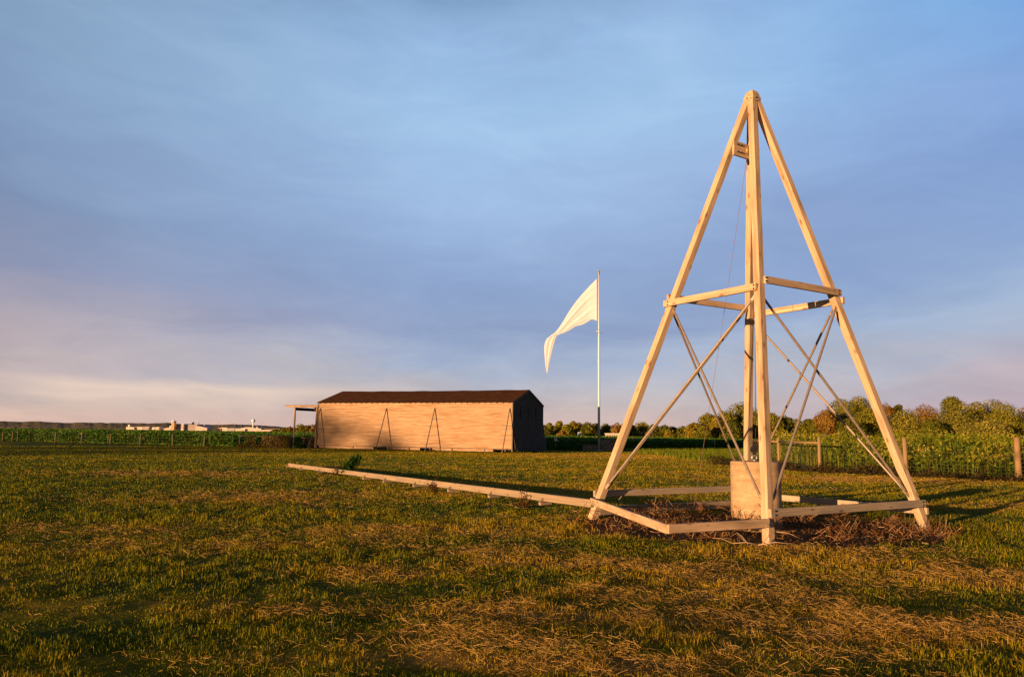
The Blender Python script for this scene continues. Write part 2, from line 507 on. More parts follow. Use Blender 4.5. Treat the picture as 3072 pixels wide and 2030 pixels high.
def build_grass():
    # density ~ d^-1.7 ; sample distance by inverse transform of d^-.7
    def sample(n, d0, d1, half, p=.3):
        u = rng.uniform(0, 1, n)
        d = (d0 ** p + u * (d1 ** p - d0 ** p)) ** (1 / p)
        a = rng.uniform(-half, half, n)
        return d * np.sin(a), d * np.cos(a) - 3.0, d
    x, y, d = sample(1150000, 5.0, 88, R(47))
    k = in_lawn(x, y); x, y, d = x[k], y[k], d[k]
    s = soil_mask(x, y); k = rng.uniform(0, 1, len(x)) > s * .97
    x, y, d = x[k], y[k], d[k]
    clump = fbm(x * 5, y * 5, 77, 3)
    k = rng.uniform(0, 1, len(x)) < .42 + 1.2 * sstep(.30, .60, clump)
    x, y, d, clump = x[k], y[k], d[k], clump[k]
    dry = dry_mask(x, y)
    n = len(x)
    big = fbm(x * .8, y * .9, 88, 4)
    hgt = rng.uniform(.018, .040, n) * (.45 + 1.1 * sstep(.3, .7, clump)) * (.45 + 1.1 * sstep(.25, .75, big)) * (1.0 + .25 * (1 - dry)) * np.clip(d / 12, 1, 1.25)
    wid = .0031 * (np.clip(d, 5, 90) / 5) ** .92 * rng.uniform(.7, 1.3, n)
    lean = np.abs(rng.normal(.65, .45, n)); lean = np.clip(lean, 0, 1.35)
    tone = np.clip(.47 * dry + .22 + .34 * (big - .5) + rng.normal(0, .13, n) + (rng.uniform(0, 1, n) < .12) * .3 - .10, 0, 1)
    blades('grass', x, y, height(x, y), hgt, wid, lean, tone, M['grass'])
    tag(bpy.data.objects['grass'], 'short mown lawn grass, green mixed with dry straw', 'grass', kind='stuff')
    # longer tufts here and there
    # cut hay
    x, y, d = sample(1500000, 5.2, 60, R(46), .25)
    k = in_lawn(x, y); x, y, d = x[k], y[k], d[k]
    h = hay_amt(x, y); k = rng.uniform(0, 1, len(x)) < h * .62 + .006
    x, y, d, h = x[k], y[k], d[k], h[k]
    n = len(x)
    a = fbm(x * .9, y * .9, 61, 2) * 5 + rng.normal(0, 1.5, n)
    el = rng.normal(.08, .30, n)
    dv = np.stack([np.cos(a) * np.cos(el), np.sin(a) * np.cos(el), np.sin(el)], -1)
    z = height(x, y) + .018 + (hay_h(x, y) * 2.1 + .012) * h * rng.uniform(0, 1, n)
    ln = rng.uniform(.03, .115, n) * np.clip(d / 20, 1, 1.8)
    wid = .0018 * (np.clip(d, 5, 60) / 5) ** .8 * rng.uniform(.6, 1.4, n)
    tone = np.clip(rng.normal(.5, .24, n), 0, 1)
    strands('cut_hay', np.stack([x, y, z], -1), dv, ln, wid, tone, M['hay'])
    tag(bpy.data.objects['cut_hay'], 'dry brown hay left lying on the lawn in matted clumps', 'hay', kind='stuff')


def build_weeds():
    n = 26000
    x = rng.uniform(.2, 9.6, n); y = rng.uniform(11.1, 18.0, n)
    s = soil_mask(x, y); c = fbm(x * 2.2, y * 2.2, 91, 3)
    k = (rng.uniform(0, 1, n) < s * (.07 + .85 * sstep(.45, .68, c)))
    for f in FEET.values(): k &= np.hypot(x - f.x + .15, y - f.y + .25) > .42
    x, y, c = x[k], y[k], c[k]; n = len(x)
    a = rng.uniform(0, 2 * PI, n); el = np.abs(rng.normal(.5, .5, n)); el = np.clip(el, 0, 1.5)
    dv = np.stack([np.cos(a) * np.cos(el), np.sin(a) * np.cos(el), np.sin(el)], -1)
    hh = sstep(.42, .7, c)
    z = height(x, y) + rng.uniform(0, 1, n) * (.02 + .08 * hh + .15 * hh ** 2 * (x < 5.5))
    ln = rng.uniform(.05, .22, n) * (.6 + .8 * hh)
    wid = rng.uniform(.004, .013, n)
    tone = np.clip(rng.normal(.58, .28, n), 0, 1)
    strands('dead_weeds', np.stack([x, y, z], -1), dv, ln, wid, tone, M['deadweed'], bend=.6)
    tag(bpy.data.objects['dead_weeds'], 'curled reddish brown dead weeds under the wooden tower', 'dead weeds', kind='stuff')


M['grass'] = leaf_mat('grass_blades', [(0, (.075, .125, .002)), (.3, (.22, .225, .003)), (.5, (.40, .285, .006)), (.75, (.53, .32, .032)), (1, (.62, .40, .10))], .6, .3)
M['hay'] = leaf_mat('hay_strands', [(0, (.20, .120, .022)), (.5, (.38, .230, .055)), (1, (.56, .36, .12))], .8, .15)
M['deadweed'] = leaf_mat('dead_weed', [(0, (.05, .022, .008)), (.5, (.19, .085, .028)), (.85, (.33, .17, .065)), (1, (.42, .32, .2))], .85, .15)


# ------------------------------------------------------------------ the launching tower
def build_tower():
    T = thing('wooden_tower', DC, 'tall four legged pale timber pyramid tower with cross bracing over a concrete weight', 'tower')
    sides = [('L', 'F', 0), ('F', 'R', 1), ('R', 'B', 0), ('B', 'L', 1)]   # second = layer (lower / upper)
    dirs = {}
    LW = .139
    for i, n in enumerate('LFRB'):
        p0 = legp(n, -.35); p1 = legp(n, 8.47)
        nx = 'FRBL'[i]
        ax = (FEET[nx] - FEET[n]).normalized()
        mb = MB()
        axl = (p1 - p0).normalized()
        az = (ax - axl * ax.dot(axl)).normalized()
        mb.beam(p0, p1, LW, LW, az, .007)
        lg = mb.build('leg', M['wood'], T)
        # bolt heads at the ring beams
        for z in (.33, .47, 4.24, 4.38):
            pass
    cz = DC.copy()

    def offs(a, b, z):
        pa, pb = legp(a, z), legp(b, z)
        d = (pb - pa).normalized(); nrm = d.cross(Vector((0, 0, 1)))
        mid = (pa + pb) / 2 - Vector((cz.x, cz.y, z))
        if nrm.dot(mid) < 0: nrm = -nrm
        return pa, pb, d, nrm
    BW, BH = .060, .126
    bolts = []
    for (zl, which) in ((.33, 'low'), (4.245, 'mid')):
        for a, b, layer in sides:
            z = zl + layer * .14
            pa, pb, d, nrm = offs(a, b, z)
            o = nrm * (LW / 2 + BW / 2 + .018)
            if which == 'low' and a == 'L' and b == 'F':
                # this side is cranked outwards: two boards meeting at a mitred knee
                K = G(2003, 1586, z)
                A = pa + o - d * .08; B_ = pb + o + d * .10
                for (s0, s1) in ((A, K), (K, B_)):
                    mb = MB(); mb.beam(s0, s1, BW, BH, bev=.006); mb.build('ring_beam', M['wood'], T)
                bolts += [(A + d * .09, nrm), (B_ - d * .12, nrm)]
                continue
            e0 = .11 if layer == 0 else .09
            if which == 'mid' and a == 'F': e0 = -.02
            if which == 'mid' and a == 'L': e1 = .04
            else: e1 = .09
            mb = MB(); mb.beam(pa + o - d * e0, pb + o + d * e1, BW, BH, bev=.006)
            mb.build('ring_beam', M['wood_worn'] if (which == 'low') else M['wood'], T)
            bolts += [(pa + o + d * .01, nrm), (pb + o - d * .0, nrm)]
    for c, nrm in bolts:
        for dz in (-.032, .032):
            mb = MB()
            p = c + Vector((0, 0, dz)) + nrm * (BW / 2)
            mb.tube([p - nrm * .004, p + nrm * .004], .017, 10)
            mb.tube([p + nrm * .0035, p + nrm * .014], .010, 6, smooth=False)
            mb.build('bolt', M['dark_steel'], T)
    # diagonal steel rods, two per face
    for a, b, layer in sides:
        for (s, e, off) in ((a, b, .018), (b, a, -.018)):
            z0, z1 = .60, 4.10
            if (a, b) == ('B', 'L') and e == 'B': z1 = 4.36
            p0 = legp(s, z0); p1 = legp(e, z1)
            pa, pb, d, nrm = offs(a, b, 1)
            ii = (FEET[e] - FEET[s]).normalized()
            nn = nrm * off
            q0 = p0 + ii * .085 + nn; q1 = p1 - ii * .085 + nn
            t = (q1 - q0).normalized()
            mb = MB()
            mb.tube([q0 + t * .10, q0 + t * .16, q1 - t * .16, q1 - t * .10], [.020, .0225, .0225, .020], 10)
            # flattened, bolted ends
            mb.beam(q0 - t * .02, q0 + t * .13, .010, .050, up=Vector((0, 0, 1)), bev=0)
            mb.beam(q1 + t * .02, q1 - t * .13, .010, .050, up=Vector((0, 0, 1)), bev=0)
            mb.build('brace_rod', M['steel'], T)
    # apex: chamfered cap block and plates with bolts
    mb = MB()
    ap = Vector((DC.x, DC.y, 8.50))
    e1 = (FEET['F'] - FEET['L']).normalized(); e2 = (FEET['R'] - FEET['F']).normalized()
    prof = [(.118, 8.22), (.128, 8.42), (.085, 8.555), (.025, 8.575)]
    vs = []
    for r_, z in prof:
        for sx, sy in ((-1, -1), (1, -1), (1, 1), (-1, 1)):
            p = Vector((DC.x, DC.y, z)) + e1 * (sx * r_ * .92) + e2 * (sy * r_ * .92); vs.append(p)
    fs = []
    for j in range(len(prof) - 1):
        for k in range(4):
            fs.append((4 * j + k, 4 * j + (k + 1) % 4, 4 * j + 4 + (k + 1) % 4, 4 * j + 4 + k))
    fs.append((12, 13, 14, 15)); fs.append((3, 2, 1, 0))
    mb.add(vs, fs, [v * 1.0 for v in vs])
    cap = mb.build('apex_block', M['wood'], T)
    for (nrm, al) in ((-e2, e1), (e1, e2)):
        for k, z in ((-.6, 8.30), (.2, 8.33), (.75, 8.37), (-.2, 8.40), (.5, 8.27)):
            mb = MB()
            p = Vector((DC.x, DC.y, z)) + nrm * .117 + al * (k * .10)
            mb.tube([p - nrm * .01, p + nrm * .016], .014, 8)
            mb.build('bolt', M['dark_steel'], cap)
    # pulley board between the left and rear legs
    z = 7.38
    pl, pb = legp('L', z), legp('B', z)
    pf = legp('F', z)
    d = (pb - pl).normalized()
    mb = MB(); mb.beam(pl - d * .03 + Vector((0, 0, .0)), pb + d * .10 + Vector((0, 0, -.02)), .05, .30, bev=.004)
    nr = d.cross(Vector((0, 0, 1)));
    if nr.y > 0: nr = -nr
    bd = mb.build('pulley_board', M['wood'], T)
    bd.location += nr * .10
    mb = MB()
    pc = pl.lerp(pb, .60) + nr * .17
    mb.tube([pc - nr * .02, pc - nr * .012, pc + nr * .012, pc + nr * .02], [.085, .07, .07, .085], 18)
    mb.tube([pc - nr * .05, pc + nr * .04], .018, 10)
    mb.build('pulley', plain_mat('painted_pulley', (.55, .33, .10), .5, .3, .2, 20), T)
    for (t_, dz) in ((.12, .08), (.12, -.07), (.30, .08), (.30, -.07)):
        mb = MB()
        p = pl.lerp(pb, t_) + nr * .13 + Vector((0, 0, dz))
        mb.tube([p - nr * .004, p + nr * .02], .016, 8)
        mb.build('bolt', M['dark_steel'], T)
    # red rope from the pulley down to the ground timber
    p0 = pc + nr * .02 - d * .07; p1 = G(2080, 1530, .12)
    pts = [p0.lerp(p1, t) + Vector((0, 0, -.10 * math.sin(PI * t))) for t in np.linspace(0, 1, 14)]
    mb = MB(); mb.tube(pts, .0038, 6); mb.build('rope', M['rope'], T)
    # hoisting cable down to the weight
    ct = Vector((4.62, 14.55, 7.3)); ct = D(2262, 470, 14.3)
    cb = D(2267, 1362, 14.1)
    mb = MB(); mb.tube([ct, cb], .0060, 6); mb.build('cable', M['cable'], T)
    return T


def concrete_mat():
    m, nt, bs = new_mat('concrete'); L = nt.links.new
    g = nd(nt, 'ShaderNodeNewGeometry')
    n1 = nd(nt, 'ShaderNodeTexNoise', i_Scale=9.0, i_Detail=8.0, i_Roughness=.7); L(g.outputs['Position'], n1.inputs['Vector'])
    mp = nd(nt, 'ShaderNodeMapping'); mp.inputs['Scale'].default_value = (1, 1, 7); L(g.outputs['Position'], mp.inputs[0])
    n2 = nd(nt, 'ShaderNodeTexNoise', i_Scale=1.2, i_Detail=5.0); L(mp.outputs[0], n2.inputs['Vector'])
    r = ramp(nt, [(.3, (.42, .28, .155)), (.7, (.62, .44, .26))], n1.outputs['Fac'])
    r2 = ramp(nt, [(.35, (.72, .68, .64)), (.65, (1.05, 1.05, 1.05))], n2.outputs['Fac'])
    mu = nd(nt, 'ShaderNodeMix', data_type='RGBA', blend_type='MULTIPLY'); mu.inputs[0].default_value = 1
    L(r.outputs[0], mu.inputs[6]); L(r2.outputs[0], mu.inputs[7])
    L(mu.outputs[2], bs.inputs['Base Color']); bs.inputs['Roughness'].default_value = .9
    bp = nd(nt, 'ShaderNodeBump', i_Strength=.4, i_Distance=.01); L(n1.outputs['Fac'], bp.inputs['Height']); L(bp.outputs[0], bs.inputs['Normal'])
    return m


def build_weight():
    c = G(2271, 1592); cx, cy = 4.46, 14.13
    r = .44
    T = thing('concrete_weight', (cx, cy, 0), 'buff concrete cylinder weight standing in the middle of the wooden tower', 'weight')
    mb = MB()
    ztop = 1.19
    prof = [(0, -.05), (r, -.05), (r, .02), (r, ztop - .03), (r - .012, ztop - .008), (r - .035, ztop), (0.001, ztop)]
    n = 64; vs = []
    for (rr, z) in prof[1:]:
        for k in range(n):
            a = 2 * PI * k / n; vs.append((cx + rr * math.cos(a), cy + rr * math.sin(a), z))
    fs = []
    for j in range(len(prof) - 2):
        for k in range(n):
            fs.append((j * n + k, j * n + (k + 1) % n, (j + 1) * n + (k + 1) % n, (j + 1) * n + k))
    mb.add(vs, fs, smooth=True)
    o = mb.build('body', concrete_mat(), T)
    mod = o.modifiers.new('es', 'EDGE_SPLIT'); mod.split_angle = R(40)
    mb = MB()
    pc = Vector((cx - .02, cy - .02, ztop))
    ring = [pc + Vector((.045 * math.cos(a), 0, .06 + .045 * math.sin(a))) for a in np.linspace(0, 2 * PI, 14)]
    mb.tube(ring, .012, 8, cap=False)
    mb.tube([pc, pc + Vector((0, 0, .03))], .02, 8)
    mb.build('lifting_eye', M['zinc'], T)
    mb = MB()
    q = pc + Vector((0, 0, .21))
    mb.tube([q - Vector((0, .02, 0)), q + Vector((0, .02, 0))], .055, 14)
    mb.tube([q - Vector((0, .035, 0)), q - Vector((0, .022, 0))], .065, 14)
    mb.tube([q + Vector((0, .022, 0)), q + Vector((0, .035, 0))], .065, 14)
    mb.beam(q + Vector((0, 0, -.10)), q + Vector((0, 0, .12)), .05, .022, up=(0, 1, 0), bev=0)
    mb.build('pulley_block', M['dark_steel'], T)


RAIL_A = G(866, 1399, .04); RAIL_A = Vector((RAIL_A.x, RAIL_A.y, .115))
RAIL_B = legp('L', .33); RAIL_B = Vector((RAIL_B.x - .12, RAIL_B.y - .06, .285))


def rail_at(u, off):
    b = min(np.linspace(0, 1, 600), key=lambda t: abs(px(RAIL_A.lerp(RAIL_B, t))[0] - u))
    c = RAIL_A.lerp(RAIL_B, b); d = (RAIL_B - RAIL_A).normalized(); n = d.cross(Vector((0, 0, 1)))
    if n.y > 0: n = -n
    return c + n * off


def build_rail():
    # ground timbers of the tower's rear-left side
    a = G(866, 1399, .04); A = Vector((a.x, a.y, .115))
    b = legp('L', .33); B = Vector((b.x - .12, b.y - .06, .285))
    T = thing('launching_rail', (A + B) / 2 * Vector((1, 1, 0)) if False else Vector(((A.x + B.x) / 2, (A.y + B.y) / 2, 0)), 'long low timber rail on cross ties running over the lawn to the tower', 'rail')
    n = 6
    for i in range(n):
        p = A.lerp(B, i / n); q = A.lerp(B, (i + 1) / n - .0006)
        mb = MB(); mb.beam(p, q, .09, .155, bev=.008); mb.build('rail_timber', M['rail'], T)
    d = (B - A).normalized(); nrm = d.cross(Vector((0, 0, 1)))
    if nrm.y > 0: nrm = -nrm
    for u in (868, 909, 962, 1100, 1162, 1252, 1357, 1481, 1634):
        # where the rail passes this column of the photo
        best = min(np.linspace(0, 1, 600), key=lambda t: abs(px(A.lerp(B, t))[0] - u))
        c = A.lerp(B, best)
        zt = c.z - .03
        mb = MB()
        p0 = Vector((c.x, c.y, 0)) - nrm * .15; p1 = Vector((c.x, c.y, 0)) + nrm * .13
        zz = max(.03, c.z - .085 - .035)
        mb.beam(p0 + Vector((0, 0, zz)), p1 + Vector((0, 0, zz - .01)), .09, .06, bev=.005)
        # wedge cleat on the near side
        w = [(0, 0), (.11, 0), (0, .09)]
        vs = []
        for sgn in (-1, 1):
            for (ox, oz) in w:
                vs.append(Vector((c.x, c.y, zz + .031 + oz)) + nrm * (.047 + ox) + d * (.02 * sgn))
        mb.add(vs, [(0, 1, 2), (5, 4, 3), (0, 3, 4, 1), (1, 4, 5, 2), (2, 5, 3, 0)])
        mb.build('cross_tie', M['rail'], T)
    # low timber on the ground through the tower
    p = G(1796, 1545); q = G(2215, 1522)
    T2 = MB(); T2.beam(Vector((p.x, p.y, .09)), Vector((q.x + .3, q.y + .1, .09)), .10, .17, bev=.008)
    o = T2.build('ground_timber', M['rail'], None)
    tag(o, 'weathered grey timber lying on the ground between the left leg and the concrete weight', 'timber')


def px(P):
    d = Vector(P) - Vector((0, 0, CH)); z = d.dot(CF)
    return 1536 + F_PX * d.dot(CR) / z, 1015 - F_PX * d.dot(CU) / z


# ------------------------------------------------------------------ hangar
HA = Vector((-19.43, 77.65, 0)); HB = Vector((.14, 70.21, 0))
HE = (HB - HA).normalized(); HL = (HB - HA).length
HN = Vector((-HE.y, HE.x, 0))            # away from the camera
HW = 8.67
EAVE, RIDGE = 4.62, 5.93


def board_wall(mb, P0, ex, L, nrm, z0, z1fn, bh=.115, zstep=None, seg=(2.4, 4.9), lean=None):
    """horizontal lapped boards as separate slightly tilted slabs; P0 corner, ex along, nrm outward"""
    z = z0
    tones = []
    while True:
        lo, hi = z, z + bh
        x0 = 0.0
        a, b = z1fn(lo + .001)
        if a is None: break
        x = a; ph = random.choice((0, 1.22))
        while x < b - .01:
            w = random.uniform(*seg); x2 = min(b, x + w)
            if b - x2 < .5 or x2 <= x: x2 = b
            t = .016
            ol = lean(lo) if lean else 0; oh = lean(hi) if lean else 0
            c = [P0 + ex * x + nrm * (t + ol), P0 + ex * (x2 - .004) + nrm * (t + ol), P0 + ex * (x2 - .004) + nrm * (.003 + oh), P0 + ex * x + nrm * (.003 + oh)]
            c2 = [P0 + ex * x + nrm * (-.02 + ol), P0 + ex * (x2 - .004) + nrm * (-.02 + ol), P0 + ex * (x2 - .004) + nrm * (-.02 + oh), P0 + ex * x + nrm * (-.02 + oh)]
            zz = [lo, lo, hi + .004, hi + .004]
            vs = [v + Vector((0, 0, q)) for v, q in zip(c, zz)] + [v + Vector((0, 0, q)) for v, q in zip(c2, zz)]
            off = random.uniform(0, 3)
            y0 = lo * 37.3 + off; gs = [(x * .45 + off, y0, off), (x2 * .45 + off, y0, off), (x2 * .45 + off, y0 + bh, off), (x * .45 + off, y0 + bh, off)] * 2
            mb.add(vs, [(0, 1, 2, 3), (7, 6, 5, 4), (0, 4, 5, 1), (2, 6, 7, 3), (1, 5, 6, 2), (0, 3, 7, 4)], gs)
            x = x2
        z += bh


def build_hangar():
    T = thing('wooden_hangar', (HA + HB) / 2 + HN * HW / 2, 'long weathered board hangar with brown shingle roof and an open canopy at its left end', 'hangar')
    wm = wood_mat('weathered_siding', (.26, .150, .078), (.66, .465, .300), grain=22, knots=False, stain=(.28, .145, .060), stain_amt=.8, rough=.85)
    dm = wood_mat('dark_frame', (.03, .025, .02), (.06, .05, .045), grain=14, knots=False, rough=.9)
    em = wood_mat('shade_darkened_end', (.048, .040, .034), (.095, .080, .066), grain=14, knots=False, stain=(.05, .045, .04), stain_amt=.5, rough=.9)  # grey weathered siding, darkened in colour for the shade on the right end
    gm = wood_mat('weathered_frame', (.16, .12, .09), (.27, .21, .15), grain=14, knots=False, stain_amt=.4, rough=.85)
    Z = Vector((0, 0, 1))
    top = EAVE - .02
    # front and rear long walls
    for (P0, nrm) in ((HA, -HN), (HA + HN * HW, HN)):
        mb = MB()
        board_wall(mb, P0, HE, HL, nrm, .36, lambda z: (0, HL) if z < top - .05 else (None, None), bh=.1152)
        mb.build('wall', wm, T)
    # gable ends
    def gab(z):
        if z < EAVE: return (0, HW)
        if z > RIDGE - .16: return (None, None)
        k = (RIDGE - z) / (RIDGE - EAVE) * HW / 2
        return (HW / 2 - k + .03, HW / 2 + k - .03)
    # left gable is open below the lintel: boards only above 4.1 m
    mb = MB(); board_wall(mb, HA, HN, HW, -HE, 4.12, gab, bh=.115); mb.build('gable_wall', wm, T)
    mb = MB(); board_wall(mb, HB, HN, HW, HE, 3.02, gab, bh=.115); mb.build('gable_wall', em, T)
    # sliding door panels of the right end: foot kicked outwards
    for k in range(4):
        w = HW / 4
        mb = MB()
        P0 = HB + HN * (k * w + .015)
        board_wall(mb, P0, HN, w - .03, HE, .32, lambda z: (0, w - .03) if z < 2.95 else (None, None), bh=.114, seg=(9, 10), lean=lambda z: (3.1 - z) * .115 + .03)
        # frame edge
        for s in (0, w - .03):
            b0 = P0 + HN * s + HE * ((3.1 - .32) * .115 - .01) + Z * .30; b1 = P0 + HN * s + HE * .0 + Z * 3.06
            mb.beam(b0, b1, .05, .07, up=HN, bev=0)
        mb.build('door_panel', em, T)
    # battens on the gable end
    for s in (2.1, 4.3, 6.5):
        mb = MB()
        p = HB + HN * s + HE * .035
        mb.beam(p + Z * 3.1, p + Z * 4.35, .10, .04, up=HE, bev=0)
        mb.build('gable_batten', dm, T)
    # sill board near the ground of the gable end
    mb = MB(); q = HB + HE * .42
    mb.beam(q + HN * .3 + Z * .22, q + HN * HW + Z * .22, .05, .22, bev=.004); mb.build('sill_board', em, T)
    # corner posts
    for P in (HA, HB, HA + HN * HW, HB + HN * HW):
        mb = MB(); s1 = (1 if (P - HA).length < .1 or (P - HA - HN * HW).length < .1 else -1)
        mb.beam(P + Z * .0 - HN * .0, P + Z * (EAVE - .05), .11, .11, up=HE, bev=.005)
        mb.build('corner_post', gm, T)
    # skirt boards with gaps under the front wall
    x = .0
    segs = [(.3, 4.2, .0), (4.3, 6.55, .0), (8.0, 10.4, .01), (10.5, 11.6, .02), (12.9, 14.9, 0), (15.0, 18.2, .01), (18.3, 19.1, 0)]
    for a, b, o in segs:
        mb = MB(); mb.beam(HA + HE * a - HN * (.03 - o) + Z * .20, HA + HE * b - HN * (.03 - o) + Z * .19, .03, .24, bev=.003); mb.build('skirt_board', wm, T)
    for s in (4.25, 8.3, 10.45, 12.7, 14.95, 18.25, 20.3):
        mb = MB(); mb.beam(HA + HE * s - HN * .06, HA + HE * s - HN * .06 + Z * .36, .10, .08, up=HE, bev=.004); mb.build('pier', gm, T)
    # floor frame (keeps light from passing under)
    mb = MB(); mb.beam(HA + HE * .1 + HN * HW / 2 + Z * .30, HB - HE * .1 + HN * HW / 2 + Z * .30, HW - .3, .06, bev=0); mb.build('floor', gm, T)
    # roof: two slopes with thickness, slight sag along the ridge
    rm, nt, bs = new_mat('brown_shingles'); L = nt.links.new
    at = nd(nt, 'ShaderNodeAttribute', attribute_name='loc')
    br = nd(nt, 'ShaderNodeTexBrick', i_Scale=1.0); br.inputs['Brick Width'].default_value = .30; br.inputs['Row Height'].default_value = .14
    br.inputs['Mortar Size'].default_value = .008
    br.inputs['Color1'].default_value = (.115, .046, .014, 1); br.inputs['Color2'].default_value = (.080, .032, .011, 1); br.inputs['Mortar'].default_value = (.02, .012, .008, 1)
    L(at.outputs['Vector'], br.inputs['Vector'])
    n1 = nd(nt, 'ShaderNodeTexNoise', i_Scale=1.4, i_Detail=8.0, i_Roughness=.7); L(at.outputs['Vector'], n1.inputs['Vector'])
    r2 = ramp(nt, [(.3, (.6, .6, .6)), (.7, (1.35, 1.3, 1.25))], n1.outputs['Fac'])
    mu = nd(nt, 'ShaderNodeMix', data_type='RGBA', blend_type='MULTIPLY'); mu.inputs[0].default_value = 1
    L(br.outputs['Color'], mu.inputs[6]); L(r2.outputs[0], mu.inputs[7]); L(mu.outputs[2], bs.inputs['Base Color'])
    bs.inputs['Roughness'].default_value = 1; bs.inputs['Specular IOR Level'].default_value = .05
    mb = MB()
    NS = 40; ov = .16; ge = .10
    def rz(t, z):     # slight sag and waviness
        return z - .045 * math.sin(PI * t) + .012 * math.sin(t * 31) + .009 * math.sin(t * 57 + 1)
    for side in (-1, 1):
        cols = []
        for i in range(NS + 1):
            t = i / NS; s = -ge + t * (HL + 2 * ge)
            mid = HA + HE * s + HN * HW / 2
            slope = (RIDGE - EAVE) / (HW / 2)
            e = HA + HE * s + HN * (HW / 2 + side * (HW / 2 + ov)); ez = EAVE - ov * slope
            cols.append((mid + Z * rz(t, RIDGE + .05), e + Z * (rz(t, ez + .045) if False else ez + .045 + .010 * math.sin(t * 43)), mid + Z * (RIDGE - .03), e + Z * (ez - .01), s))
        vs = []; gs = []
        SL = math.hypot(HW / 2, RIDGE - EAVE)
        for c in cols:
            vs += list(c[:4]); gs += [(c[4], SL, 0), (c[4], 0, 0), (c[4], SL, .1), (c[4], 0, .1)]
        fs = []
        for i in range(NS):
            a = 4 * i; b = 4 * i + 4
            fs += [(a, b, b + 1, a + 1), (a + 2, a + 3, b + 3, b + 2), (a + 1, b + 1, b + 3, a + 3)]
        fs += [(0, 1, 3, 2), (4 * NS, 4 * NS + 2, 4 * NS + 3, 4 * NS + 1)]
        mb.add(vs, fs, gs)
    # ridge cap
    for side in (-1, 1):
        pass
    roof = mb.build('roof', rm, T)
    # rafter ends under the front eave
    s = .2
    while s < HL:
        mb = MB(); p = HA + HE * s - HN * .02 + Z * (EAVE - .07)
        mb.beam(p, p - HN * .10 - Z * .03, .05, .07, bev=0); s += .6
        mb.build('rafter_end', gm, roof)
    # barge boards on the right gable
    for side in (-1, 1):
        mb = MB()
        m0 = HB + HN * HW / 2 + HE * .07 + Z * (RIDGE - .06)
        e0 = HB + HN * (HW / 2 + side * (HW / 2 + .12)) + HE * .07 + Z * (EAVE - .10)
        mb.beam(m0, e0, .025, .12, bev=0); mb.build('barge_board', gm, T)
    # slanted props along the front (and one pair at the back)
    for (ut, vt, ub, vb) in ((962, 1231, 922, 1344), (1160, 1228, 1130, 1352), (1305, 1226, 1275, 1356), (1530, 1226, 1502, 1361)):
        # foot of the wall line at that column
        t = min(np.linspace(0, HL, 900), key=lambda s: abs(px(HA + HE * s + Z * 3.95)[0] - ut))
        P = HA + HE * t
        mb = MB(); mb.beam(P - HN * .05 + Z * 4.02, P - HN * 1.85 + Z * -.05, .055, .11, up=HN, bev=.004); pr = mb.build('prop', gm, T)
        mb = MB(); mb.beam(P - HN * .0 + Z * .10, P - HN * 1.92 + Z * .06, .09, .09, bev=.004); mb.build('foot_beam', gm, pr)
    for t in (5.5, 10, 15, HL - .15):
        P = HA + HE * t + HN * HW
        mb = MB(); mb.beam(P + HN * .05 + Z * 4.02, P + HN * (1.8) + Z * -.05, .055, .11, up=HN, bev=.004); mb.build('prop', gm, T)
    # flared corner boards of the right end
    # canopy at the left end (raised doors): fascia, deck, header, posts
    ex = -HE
    mb = MB()
    c0 = HA + ex * .02; 
    cc = HA + ex * 2.05 + HN * (HW / 2) + Z * 4.33
    mb.box(cc, HE, HN, Z, 4.10, HW + .25, .045)
    can = mb.build('canopy_deck', gm, T)
    mb = MB(); mb.beam(HA + ex * .0 - HN * .10 + Z * 4.20, HA + ex * 3.80 - HN * .10 + Z * 4.22, .05, .20, bev=.004); mb.build('canopy_fascia', wm, T)
    for s in (2.84, .5):
        mb = MB(); mb.beam(HA + ex * s + HN * .10 + Z * 3.96, HA + ex * s + HN * (HW - .1) + Z * 3.96, .10, .30, bev=.004)
        mb.build('canopy_header', dm, T)
    for s, n_ in ((2.84, 0.05), (.22, 0.05), (2.84, HW - .1), (.22, HW - .1)):
        mb = MB(); p = HA + ex * s + HN * n_
        mb.beam(p - Z * .1, p + Z * 4.09, .13, .13, up=HE, bev=.006); mb.build('canopy_post', wm, T)


